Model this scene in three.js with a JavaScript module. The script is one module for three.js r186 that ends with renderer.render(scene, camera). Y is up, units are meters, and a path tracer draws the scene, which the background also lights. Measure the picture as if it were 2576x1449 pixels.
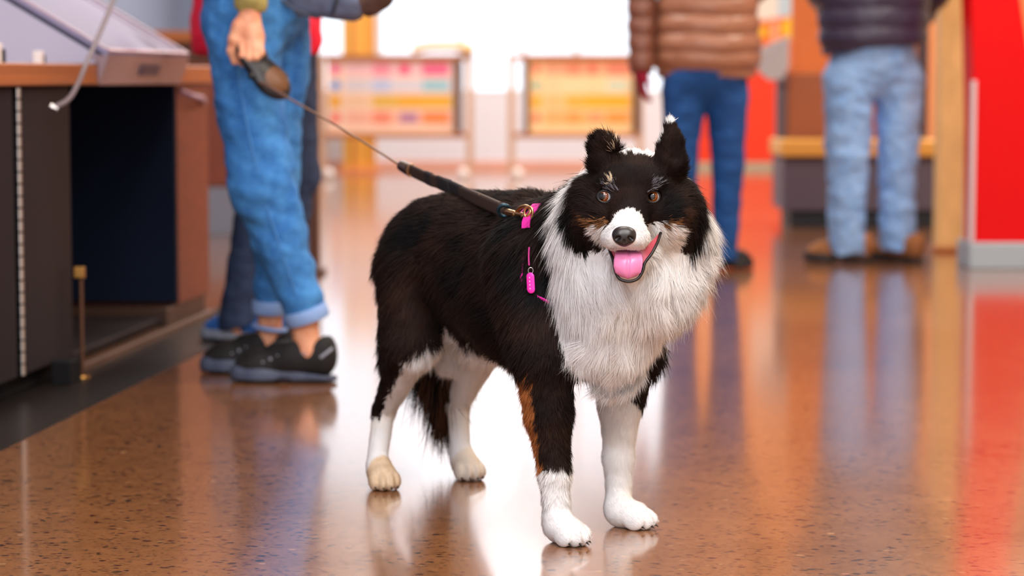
import * as THREE from 'three';
import { RectAreaLightUniformsLib } from 'three/addons/lights/RectAreaLightUniformsLib.js';
import { RoundedBoxGeometry } from 'three/addons/geometries/RoundedBoxGeometry.js';
import { ImprovedNoise } from 'three/addons/math/ImprovedNoise.js';
import { mergeGeometries } from 'three/addons/utils/BufferGeometryUtils.js';

// ---------------------------------------------------------------- camera, sky, exposure
const scene = new THREE.Scene();
const camera = new THREE.PerspectiveCamera(2 * Math.atan(724.5 / 6080) * 180 / Math.PI, 2576 / 1449, 0.1, 80);
camera.position.set(0, 0.77, 0);
camera.rotation.x = -Math.atan2(534.5, 6080);
camera.focus = 3.88;
camera.userData.fStop = 3.2;
scene.background = new THREE.Color().setRGB(2.1, 2.18, 2.32);   // even bright overcast sky
const renderer = new THREE.WebGLRenderer({ antialias: true });
renderer.toneMapping = THREE.LinearToneMapping;
renderer.toneMappingExposure = 1.0;
renderer.shadowMap.enabled = true;
RectAreaLightUniformsLib.init();

// unseen ceiling panels, added as key and fill light: [x, z, width, length, radiance, colour]
const PANELS = [
  [-0.4, -1.8, 1.2, 1.2, 13, 0xfdfbff], [1.2, -1.8, 1.2, 1.2, 22, 0xfffaf4],
  [-1.0, 0.3, 1.2, 1.2, 40, 0xfdfbff], [1.2, 0.3, 1.2, 1.2, 28, 0xfffaf4],
  [0.2, -5.0, 1.2, 1.2, 11, 0xfff6ec], [2.2, -5.2, 1.2, 1.2, 16, 0xfff0de],
  [-0.6, -9.0, 1.2, 1.2, 20, 0xfff4e8], [2.4, -8.8, 1.2, 1.2, 24, 0xffeedb],
  [-0.4, -13.0, 1.2, 1.2, 22, 0xfff4e8], [2.6, -13.2, 1.2, 1.2, 24, 0xffeedb],
  [-0.2, -17.0, 1.2, 1.2, 32, 0xfafaff], [2.8, -17.0, 1.2, 1.2, 26, 0xfff4e6],
];
const CEIL = 3.4;

// ---------------------------------------------------------------- helpers
let seedState = 12345;
function rnd() { seedState = (seedState + 0x6d2b79f5) | 0; let t = Math.imul(seedState ^ (seedState >>> 15), 1 | seedState); t = (t + Math.imul(t ^ (t >>> 7), 61 | t)) ^ t; return ((t ^ (t >>> 14)) >>> 0) / 4294967296; }
const noiseGen = new ImprovedNoise();
const noise = (x, y, z) => noiseGen.noise(x + 100.3, y + 50.7, z + 77.1);
const clamp = (x, a, b) => (x < a ? a : x > b ? b : x);
const mix = (a, b, t) => a + (b - a) * t;
const sstep = (a, b, x) => { const t = clamp((x - a) / (b - a), 0, 1); return t * t * (3 - 2 * t); };
const add3 = (a, b) => [a[0] + b[0], a[1] + b[1], a[2] + b[2]];
const sub3 = (a, b) => [a[0] - b[0], a[1] - b[1], a[2] - b[2]];
const mul3 = (a, k) => [a[0] * k, a[1] * k, a[2] * k];
const len3 = (a) => Math.hypot(a[0], a[1], a[2]);
const nrm3 = (a) => { const l = len3(a) || 1; return [a[0] / l, a[1] / l, a[2] / l]; };
const dot3 = (a, b) => a[0] * b[0] + a[1] * b[1] + a[2] * b[2];
const crs3 = (a, b) => [a[1] * b[2] - a[2] * b[1], a[2] * b[0] - a[0] * b[2], a[0] * b[1] - a[1] * b[0]];
const lerp3 = (a, b, t) => [mix(a[0], b[0], t), mix(a[1], b[1], t), mix(a[2], b[2], t)];
const lin = (v) => { v /= 255; return v <= 0.04045 ? v / 12.92 : Math.pow((v + 0.055) / 1.055, 2.4); };
const rgb = (r, g, b) => [lin(r), lin(g), lin(b)];          // sRGB bytes to linear

const usedNames = new Map();
function numbered(name) { const n = usedNames.get(name) ?? 0; usedNames.set(name, n + 1); return n ? name + '_' + String(n).padStart(3, '0') : name; }
function tag(o, label, category, group) { o.userData.label = label; o.userData.category = category; if (group) o.userData.group = group; return o; }
function thing(name, label, category, pos = [0, 0, 0], turn = 0, group) {
  const o = new THREE.Group(); o.name = numbered(name); scene.add(o); o.position.set(...pos); o.rotation.y = turn; return tag(o, label, category, group);
}
function mesh(name, geo, mat, parent, pos) {
  const m = new THREE.Mesh(geo, mat); m.name = parent === scene ? numbered(name) : name; m.castShadow = m.receiveShadow = true;
  if (pos) m.position.set(...pos);
  parent.add(m); return m;
}
function struct(name, geo, mat, pos) { const m = mesh(name, geo, mat, scene, pos); m.userData.kind = 'structure'; return m; }
const std = (color, roughness = 0.6, more = {}) => new THREE.MeshStandardMaterial({ color, roughness, ...more });
const phys = (color, roughness = 0.6, more = {}) => new THREE.MeshPhysicalMaterial({ color, roughness, ...more });
const boxG = (w, h, d, r = 0.004) => { const m = Math.min(w, h, d); return r > 0 && m > 0.004 ? new RoundedBoxGeometry(w, h, d, 2, Math.min(r, m * 0.45)) : new THREE.BoxGeometry(w, h, d); };
const box = (name, w, h, d, mat, x, y, z, parent, r) => mesh(name, boxG(w, h, d, r), mat, parent, [x, y, z]);
// box given by its limits
const span = (name, x0, x1, y0, y1, z0, z1, mat, parent, r) => box(name, x1 - x0, y1 - y0, z1 - z0, mat, (x0 + x1) / 2, (y0 + y1) / 2, (z0 + z1) / 2, parent, r);
function tube(name, pts, radius, mat, parent, seg = 40, rad = 10, closed = false) {
  const c = new THREE.CatmullRomCurve3(pts.map((p) => new THREE.Vector3(...p)), closed, 'centripetal');
  return mesh(name, new THREE.TubeGeometry(c, seg, radius, rad, closed), mat, parent);
}
// moves a geometry that was made in world metres into a group's own axes (groups built this way are not turned)
function local(geo, group) { geo.translate(-group.position.x, -group.position.y, -group.position.z); return geo; }

// ---------------------------------------------------------------- distance fields and their surfaces
class Field {
  constructor() { this.p = []; this.cut = []; this.planes = []; this.warp = null; }
  cap(a, b, ra, rb, k = 0.02, tagData = {}) {
    const ba = sub3(b, a);
    const o = { t: 0, a, b, ba, l2: dot3(ba, ba) || 1e-9, ra, rb, k, c: lerp3(a, b, 0.5), R: Math.sqrt(dot3(ba, ba)) / 2 + Math.max(ra, rb), ...tagData };
    this.p.push(o); return o;
  }
  chain(pts, radii, k, tagData) { for (let i = 0; i + 1 < pts.length; i++) this.cap(pts[i], pts[i + 1], radii[i], radii[i + 1], k, tagData); }
  ell(c, r, k = 0.02, tagData = {}, axes = null) {
    const o = { t: 1, c, r, axes, k, R: Math.max(...r), ...tagData };
    this.p.push(o); return o;
  }
  minus(c, r, k = 0.01, axes = null) { this.cut.push({ t: 1, c, r, axes, k, R: Math.max(...r) }); }
  minusCap(a, b, ra, rb, k = 0.01) { const ba = sub3(b, a); this.cut.push({ t: 0, a, b, ba, l2: dot3(ba, ba) || 1e-9, ra, rb, k, c: lerp3(a, b, 0.5), R: len3(ba) / 2 + Math.max(ra, rb) }); }
  // takes away what lies beyond a plane, within reach R of its point
  slice(c, n, R) { this.planes.push({ c, n: nrm3(n), R }); }
  one(o, x, y, z) {
    if (o.t === 0) {
      const px = x - o.a[0], py = y - o.a[1];
      let pz = z - o.a[2];
      if (o.sz) pz *= o.sz;
      const h = clamp((px * o.ba[0] + py * o.ba[1] + pz * o.ba[2]) / o.l2, 0, 1);
      const dx = px - o.ba[0] * h, dy = py - o.ba[1] * h, dz = pz - o.ba[2] * h;
      return Math.sqrt(dx * dx + dy * dy + dz * dz) - (o.ra + (o.rb - o.ra) * h);
    }
    let px = x - o.c[0], py = y - o.c[1], pz = z - o.c[2];
    if (o.axes) { const A = o.axes, qx = px * A[0][0] + py * A[0][1] + pz * A[0][2], qy = px * A[1][0] + py * A[1][1] + pz * A[1][2], qz = px * A[2][0] + py * A[2][1] + pz * A[2][2]; px = qx; py = qy; pz = qz; }
    const r = o.r, a = px / r[0], b = py / r[1], c = pz / r[2], k0 = Math.sqrt(a * a + b * b + c * c);
    if (k0 < 1e-6) return -Math.min(r[0], r[1], r[2]);
    const a1 = a / r[0], b1 = b / r[1], c1 = c / r[2];
    return k0 * (k0 - 1) / Math.sqrt(a1 * a1 + b1 * b1 + c1 * c1);
  }
  at(x, y, z) {
    let d = 1e3;
    for (const o of this.p) {
      const ex = x - o.c[0], ey = y - o.c[1], ez = z - o.c[2], far = Math.sqrt(ex * ex + ey * ey + ez * ez) - o.R;
      if (far > d + o.k && far > 0.05) continue;
      const e = this.one(o, x, y, z), k = o.k;
      if (k > 0 && d < 900) { const h = clamp(0.5 + 0.5 * (e - d) / k, 0, 1); d = e + (d - e) * h - k * h * (1 - h); if (h === 1) { /* d kept */ } } else d = Math.min(d, e);
    }
    for (const o of this.cut) {
      const e = -this.one(o, x, y, z), k = o.k, h = clamp(0.5 - 0.5 * (e - d) / k, 0, 1);
      d = e + (d - e) * h + k * h * (1 - h);
    }
    for (const o of this.planes) {
      const ex = x - o.c[0], ey = y - o.c[1], ez = z - o.c[2];
      if (ex * ex + ey * ey + ez * ez < o.R * o.R) d = Math.max(d, ex * o.n[0] + ey * o.n[1] + ez * o.n[2]);
    }
    return this.warp ? d + this.warp(x, y, z, d) : d;
  }
  grad(x, y, z, e = 0.002) {
    return nrm3([this.at(x + e, y, z) - this.at(x - e, y, z), this.at(x, y + e, z) - this.at(x, y - e, z), this.at(x, y, z + e) - this.at(x, y, z - e)]);
  }
  bounds(pad) {
    const lo = [1e9, 1e9, 1e9], hi = [-1e9, -1e9, -1e9];
    for (const o of this.p) for (let i = 0; i < 3; i++) {
      if (o.t === 0) { lo[i] = Math.min(lo[i], o.a[i] - o.ra, o.b[i] - o.rb); hi[i] = Math.max(hi[i], o.a[i] + o.ra, o.b[i] + o.rb); } else { lo[i] = Math.min(lo[i], o.c[i] - o.R); hi[i] = Math.max(hi[i], o.c[i] + o.R); }
    }
    return [lo.map((v) => v - pad), hi.map((v) => v + pad)];
  }
  // surface nets; cells far from the surface are skipped by blocks
  surface(cell, colour, clip) {
    let [lo, hi] = this.bounds(cell * 3);
    if (clip) { lo = lo.map((v, i) => Math.max(v, clip[0][i])); hi = hi.map((v, i) => Math.min(v, clip[1][i])); }
    const n = [0, 1, 2].map((i) => Math.ceil((hi[i] - lo[i]) / cell) + 2), [nx, ny, nz] = n, B = 6;
    const g = new Float32Array(nx * ny * nz), id = (i, j, k) => i + nx * (j + ny * k);
    for (let bz = 0; bz < nz; bz += B) for (let by = 0; by < ny; by += B) for (let bx = 0; bx < nx; bx += B) {
      const h = (B - 1) / 2, mid = this.at(lo[0] + (bx + h) * cell, lo[1] + (by + h) * cell, lo[2] + (bz + h) * cell), skip = Math.abs(mid) > B * cell * 1.35 + 0.012;
      for (let k = bz; k < Math.min(bz + B, nz); k++) for (let j = by; j < Math.min(by + B, ny); j++) for (let i = bx; i < Math.min(bx + B, nx); i++) {
        let v = skip ? mid : this.at(lo[0] + i * cell, lo[1] + j * cell, lo[2] + k * cell);
        if (i === 0 || j === 0 || k === 0 || i === nx - 1 || j === ny - 1 || k === nz - 1) v = Math.max(v, cell * 0.5);
        g[id(i, j, k)] = v;
      }
    }
    const vert = new Int32Array(nx * ny * nz).fill(-1), pos = [], ind = [];
    const E = [[0, 1], [0, 2], [0, 4], [1, 3], [1, 5], [2, 3], [2, 6], [3, 7], [4, 5], [4, 6], [5, 7], [6, 7]], v8 = new Float64Array(8);
    for (let k = 0; k < nz - 1; k++) for (let j = 0; j < ny - 1; j++) for (let i = 0; i < nx - 1; i++) {
      let m = 0;
      for (let c = 0; c < 8; c++) { v8[c] = g[id(i + (c & 1), j + ((c >> 1) & 1), k + (c >> 2))]; if (v8[c] < 0) m |= 1 << c; }
      if (m === 0 || m === 255) continue;
      let sx = 0, sy = 0, sz = 0, cnt = 0;
      for (const [a, b] of E) {
        if (((m >> a) & 1) === ((m >> b) & 1)) continue;
        const t = v8[a] / (v8[a] - v8[b]);
        sx += mix(a & 1, b & 1, t); sy += mix((a >> 1) & 1, (b >> 1) & 1, t); sz += mix(a >> 2, b >> 2, t); cnt++;
      }
      vert[id(i, j, k)] = pos.length / 3;
      pos.push(lo[0] + (i + sx / cnt) * cell, lo[1] + (j + sy / cnt) * cell, lo[2] + (k + sz / cnt) * cell);
    }
    const quad = (a, b, c, d, flip) => { if (a < 0 || b < 0 || c < 0 || d < 0) return; if (flip) ind.push(a, c, b, a, d, c); else ind.push(a, b, c, a, c, d); };
    for (let k = 1; k < nz - 1; k++) for (let j = 1; j < ny - 1; j++) for (let i = 1; i < nx - 1; i++) {
      const s = g[id(i, j, k)] < 0;
      if (s !== g[id(i + 1, j, k)] < 0) quad(vert[id(i, j - 1, k - 1)], vert[id(i, j, k - 1)], vert[id(i, j, k)], vert[id(i, j - 1, k)], !s);
      if (s !== g[id(i, j + 1, k)] < 0) quad(vert[id(i - 1, j, k - 1)], vert[id(i - 1, j, k)], vert[id(i, j, k)], vert[id(i, j, k - 1)], !s);
      if (s !== g[id(i, j, k + 1)] < 0) quad(vert[id(i - 1, j - 1, k)], vert[id(i, j - 1, k)], vert[id(i, j, k)], vert[id(i - 1, j, k)], !s);
    }
    const N = pos.length / 3, P = new Float32Array(pos), Nn = new Float32Array(N * 3), C = colour ? new Float32Array(N * 3) : null;
    for (let i = 0; i < N; i++) {
      const x = P[i * 3], y = P[i * 3 + 1], z = P[i * 3 + 2], q = this.grad(x, y, z, cell * 0.6);
      Nn.set(q, i * 3);
      if (C) C.set(colour([x, y, z], q), i * 3);
    }
    const geo = new THREE.BufferGeometry();
    geo.setAttribute('position', new THREE.BufferAttribute(P, 3));
    geo.setAttribute('normal', new THREE.BufferAttribute(Nn, 3));
    if (C) geo.setAttribute('color', new THREE.BufferAttribute(C, 3));
    geo.setIndex(ind);
    return geo;
  }
}

// ---------------------------------------------------------------- the hall: floor, walls, ceiling, window
function floorTexture() {
  const S = 2048, c = document.createElement('canvas'); c.width = c.height = S;
  const g = c.getContext('2d'), b = document.createElement('canvas'); b.width = b.height = S;
  const rg = b.getContext('2d');
  const im = g.createImageData(S, S), rm = rg.createImageData(S, S);
  const per = (x, y, f, o) => { // tiling noise from four blended samples
    const u = x / S, v = y / S, a = noise(u * f, v * f, o), e = noise((u - 1) * f, v * f, o), h = noise(u * f, (v - 1) * f, o), k = noise((u - 1) * f, (v - 1) * f, o);
    return mix(mix(a, e, u), mix(h, k, u), v);
  };
  const G = 256, coarse = new Float32Array(G * G);
  for (let y = 0; y < G; y++) for (let x = 0; x < G; x++) coarse[y * G + x] = per(x * 8, y * 8, 6, 1) * 0.5 + per(x * 8, y * 8, 22, 5) * 0.3 + per(x * 8, y * 8, 90, 9) * 0.5;
  for (let y = 0; y < S; y++) for (let x = 0; x < S; x++) {
    const gx = x / 8, gy = y / 8, x0 = Math.floor(gx), y0 = Math.floor(gy), x1 = (x0 + 1) % G, y1 = (y0 + 1) % G, fx = gx - x0, fy = gy - y0;
    const n = mix(mix(coarse[y0 * G + x0], coarse[y0 * G + x1], fx), mix(coarse[y1 * G + x0], coarse[y1 * G + x1], fx), fy);
    const v = 1 + n * 0.22 + (rnd() - 0.5) * 0.26, o = (y * S + x) * 4;
    im.data[o] = clamp(142 * v, 0, 255); im.data[o + 1] = clamp(94 * v, 0, 255); im.data[o + 2] = clamp(56 * v, 0, 255); im.data[o + 3] = 255;
    const r = clamp(150 + n * 40 + (rnd() - 0.5) * 30, 0, 255); rm.data[o] = rm.data[o + 1] = rm.data[o + 2] = r; rm.data[o + 3] = 255;
  }
  g.putImageData(im, 0, 0); rg.putImageData(rm, 0, 0);
  const blob = (x, y, r, fill) => {
    const n = 7, ph = rnd() * 6.28, asp = 0.55 + rnd() * 0.5, pts = [];
    for (let i = 0; i < n; i++) { const a = ph + i / n * 6.283, q = r * (0.65 + rnd() * 0.6); pts.push([Math.cos(a) * q, Math.sin(a) * q * asp]); }
    for (const ox of [0, -S, S]) for (const oy of [0, -S, S]) {
      if (x + ox < -r * 2 || x + ox > S + r * 2 || y + oy < -r * 2 || y + oy > S + r * 2) continue;
      g.fillStyle = fill; g.beginPath(); pts.forEach(([px, py], i) => (i ? g.lineTo(x + ox + px, y + oy + py) : g.moveTo(x + ox + px, y + oy + py))); g.closePath(); g.fill();
    }
  };
  for (let i = 0; i < 34000; i++) blob(rnd() * S, rnd() * S, 1 + rnd() * 1.8, `rgba(${70 + rnd() * 30},${42 + rnd() * 20},${26 + rnd() * 16},0.5)`);
  for (let i = 0; i < 16000; i++) blob(rnd() * S, rnd() * S, 1.5 + rnd() * 3, `rgba(${60 + rnd() * 40},${36 + rnd() * 26},${24 + rnd() * 20},0.55)`);
  for (let i = 0; i < 9000; i++) blob(rnd() * S, rnd() * S, 2 + rnd() * rnd() * 6, `rgba(${30 + rnd() * 40},${18 + rnd() * 22},${16 + rnd() * 18},${0.6 + rnd() * 0.4})`);
  for (let i = 0; i < 400; i++) blob(rnd() * S, rnd() * S, 2 + rnd() * 4, `rgba(${205 + rnd() * 30},${160 + rnd() * 30},${115 + rnd() * 30},0.5)`);
  const mk = (cv, srgb) => { const t = new THREE.CanvasTexture(cv); t.wrapS = t.wrapT = THREE.RepeatWrapping; if (srgb) t.colorSpace = THREE.SRGBColorSpace; t.repeat.set(1 / 2.4, 1 / 2.4); return t; };
  return [mk(c, true), mk(b, false)];
}
const [floorMap, floorRough] = floorTexture();
const floorMat = phys(0xffffff, 0.36, { map: floorMap, roughnessMap: floorRough, ior: 1.5, clearcoat: 0.8, clearcoatRoughness: 0.1 });
function slab(x0, x1, y0, y1, z0, z1) { // box with uv in metres on every face
  const g = new THREE.BoxGeometry(x1 - x0, y1 - y0, z1 - z0); g.translate((x0 + x1) / 2, (y0 + y1) / 2, (z0 + z1) / 2);
  const p = g.attributes.position, n = g.attributes.normal, uv = g.attributes.uv;
  for (let i = 0; i < p.count; i++) {
    const ax = Math.abs(n.getX(i)) > 0.5 ? 0 : Math.abs(n.getY(i)) > 0.5 ? 1 : 2;
    uv.setXY(i, ax === 0 ? p.getZ(i) : p.getX(i), ax === 1 ? p.getZ(i) : p.getY(i));
  }
  return g;
}
const ROOM = { x0: -2.75, x1: 4.6, z0: -19.9, z1: 1.5 };
struct('floor', slab(ROOM.x0 - 0.2, ROOM.x1 + 0.2, -0.15, 0, ROOM.z0 - 0.2, ROOM.z1 + 0.2), floorMat);
const ceilMat = std(0xe9e2d8, 0.9);
struct('ceiling', slab(ROOM.x0 - 0.2, ROOM.x1 + 0.2, CEIL, CEIL + 0.2, ROOM.z0 - 0.2, ROOM.z1 + 0.2), ceilMat);
const blueGrey = std(0x8b98b0, 0.75), offWhite = std(0xe8e3df, 0.8), peach = std(0xf0a069, 0.7), warmWall = std(0xd9c6ae, 0.8);
struct('wall_left', slab(ROOM.x0 - 0.2, ROOM.x0, 0, CEIL, ROOM.z0 - 0.2, ROOM.z1 + 0.2), blueGrey);
struct('wall_right', slab(ROOM.x1, ROOM.x1 + 0.2, 0, CEIL, ROOM.z0 - 0.2, ROOM.z1 + 0.2), warmWall);
// entrance side, behind the camera: a wide shop window
const VX0 = -2.0, VX1 = 2.4, VY0 = 0.25, VY1 = 2.85;
struct('wall_front_sill', slab(VX0, VX1, 0, VY0, ROOM.z1, ROOM.z1 + 0.2), warmWall);
struct('wall_front_lintel', slab(VX0, VX1, VY1, CEIL, ROOM.z1, ROOM.z1 + 0.2), warmWall);
struct('wall_front_left', slab(ROOM.x0, VX0, 0, CEIL, ROOM.z1, ROOM.z1 + 0.2), warmWall);
struct('wall_front_right', slab(VX1, ROOM.x1, 0, CEIL, ROOM.z1, ROOM.z1 + 0.2), warmWall);
// back wall with a wide glazed opening
const WX0 = -1.75, WX1 = 1.5, WY0 = 0.6, WY1 = 2.7;
struct('wall_back_sill', slab(WX0, WX1, 0, WY0, ROOM.z0 - 0.2, ROOM.z0), std(0xf0eff6, 0.7));
struct('wall_back_lintel', slab(WX0, WX1, WY1, CEIL, ROOM.z0 - 0.2, ROOM.z0), offWhite);
struct('wall_back_left', slab(ROOM.x0, WX0, 0, CEIL, ROOM.z0 - 0.2, ROOM.z0), blueGrey);
struct('wall_back_right', slab(WX1, ROOM.x1, 0, CEIL, ROOM.z0 - 0.2, ROOM.z0), peach);
struct('baseboard_back', slab(WX0, WX1, 0, 0.07, ROOM.z0, ROOM.z0 + 0.02), std(0xf2b49c, 0.6));
function glazing(name, z, xs, y0, y1) {
  const w = new THREE.Group(); w.name = name; w.userData.kind = 'structure'; scene.add(w);
  const fr = std(0xe6e4e6, 0.5), glass = phys(0xf4f6f8, 0.02, { transmission: 1, thickness: 0, ior: 1.5 }), T = 0.05, x0 = xs[0], x1 = xs[xs.length - 1];
  for (const x of xs) span('mullion', Math.max(x0, x - T / 2), Math.min(x1, x + T / 2), y0, y1, z - 0.04, z + 0.04, fr, w);
  span('window_sill', x0, x1, y0, y0 + 0.05, z - 0.09, z + 0.09, fr, w);
  span('window_head', x0, x1, y1 - 0.05, y1, z - 0.04, z + 0.04, fr, w);
  for (let i = 0; i + 1 < xs.length; i++) span('pane', xs[i] + T / 2, xs[i + 1] - T / 2, y0 + 0.05, y1 - 0.05, z - 0.004, z + 0.004, glass, w, 0);
}
glazing('window_1', ROOM.z0 - 0.1, [WX0, -1.1, -0.42, 0.1, 0.53, 1.02, WX1], WY0, WY1);
glazing('window_2', ROOM.z1 + 0.1, [VX0, -0.9, 0.2, 1.3, VX1], VY0, VY1);
struct('floor_outside', slab(-14, 14, -0.15, -0.02, -50, ROOM.z0 - 0.22), std(0xd9d6d2, 0.9));
struct('floor_street', slab(-14, 14, -0.15, -0.02, ROOM.z1 + 0.22, 30), std(0xb9b6b2, 0.9));

// added panels, out of view: glowing diffuser and a light of the same size just below it
{
  const frame = std(0xf2f2f0, 0.5);
  PANELS.forEach(([x, z, w, l, e, col], i) => {
    const where = ['nearest the camera on the left', 'nearest the camera on the right', 'behind the camera on the left', 'behind the camera on the right', 'above the walking dog owner', 'right of the dog', 'second row left', 'above the standing visitors', 'third row left', 'third row right', 'beside the back window left', 'beside the back window right'][i];
    const t = thing('added_ceiling_light', 'added unseen ceiling light panel ' + where, 'light', [x, CEIL, z], 0, 'added ceiling light panels');
    for (const s of [-1, 1]) { box('frame_bar', 0.03, 0.04, l, frame, s * (w / 2 - 0.015), -0.02, 0, t); box('frame_bar', w - 0.06, 0.04, 0.03, frame, 0, -0.02, s * (l / 2 - 0.015), t); }
    const c = new THREE.Color(col);
    box('lamp_diffuser', w - 0.06, 0.02, l - 0.06, std(0xffffff, 0.6, { emissive: c, emissiveIntensity: 1.2 }), 0, -0.012, 0, t, 0);
    const a = new THREE.RectAreaLight(c, e, w - 0.08, l - 0.08); a.name = 'added_fill_light'; a.position.set(0, -0.03, 0); a.rotation.x = -Math.PI / 2; t.add(a);
  });
}

// ---------------------------------------------------------------- fittings of the hall
function woodTexture(r, g, b, vary = 0.16, rep = 1) {
  const W = 512, Hh = 128, c = document.createElement('canvas'); c.width = W; c.height = Hh; const x = c.getContext('2d'), im = x.createImageData(W, Hh);
  for (let j = 0; j < Hh; j++) for (let i = 0; i < W; i++) {
    const n = noise(i * 0.006, j * 0.16, r) * 0.7 + noise(i * 0.03, j * 0.6, g) * 0.4 + (rnd() - 0.5) * 0.2, v = 1 + n * vary, o = (j * W + i) * 4;
    im.data[o] = clamp(r * v, 0, 255); im.data[o + 1] = clamp(g * v, 0, 255); im.data[o + 2] = clamp(b * v, 0, 255); im.data[o + 3] = 255;
  }
  x.putImageData(im, 0, 0);
  const t = new THREE.CanvasTexture(c); t.colorSpace = THREE.SRGBColorSpace; t.wrapS = t.wrapT = THREE.MirroredRepeatWrapping; t.repeat.set(rep, rep); return t;
}
const oakMat = phys(0xffffff, 0.4, { map: woodTexture(172, 102, 52) }), redwoodMat = phys(0xffffff, 0.45, { map: woodTexture(124, 62, 44) }), walnutMat = phys(0xffffff, 0.5, { map: woodTexture(84, 50, 34) }), honeyMat = phys(0xffffff, 0.4, { map: woodTexture(238, 178, 84, 0.1) }), paleOak = phys(0xffffff, 0.5, { map: woodTexture(232, 190, 126, 0.1) });
const charcoal = phys(0x2a2528, 0.6, { specularIntensity: 0.3 }), blackMat = phys(0x151518, 0.8, { specularIntensity: 0.3 }), navyPanel = phys(0x182236, 0.7, { specularIntensity: 0.2 }), steel = std(0xc9c6c4, 0.28, { metalness: 1 }), brass = std(0xb98a4a, 0.35, { metalness: 1 });

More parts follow.
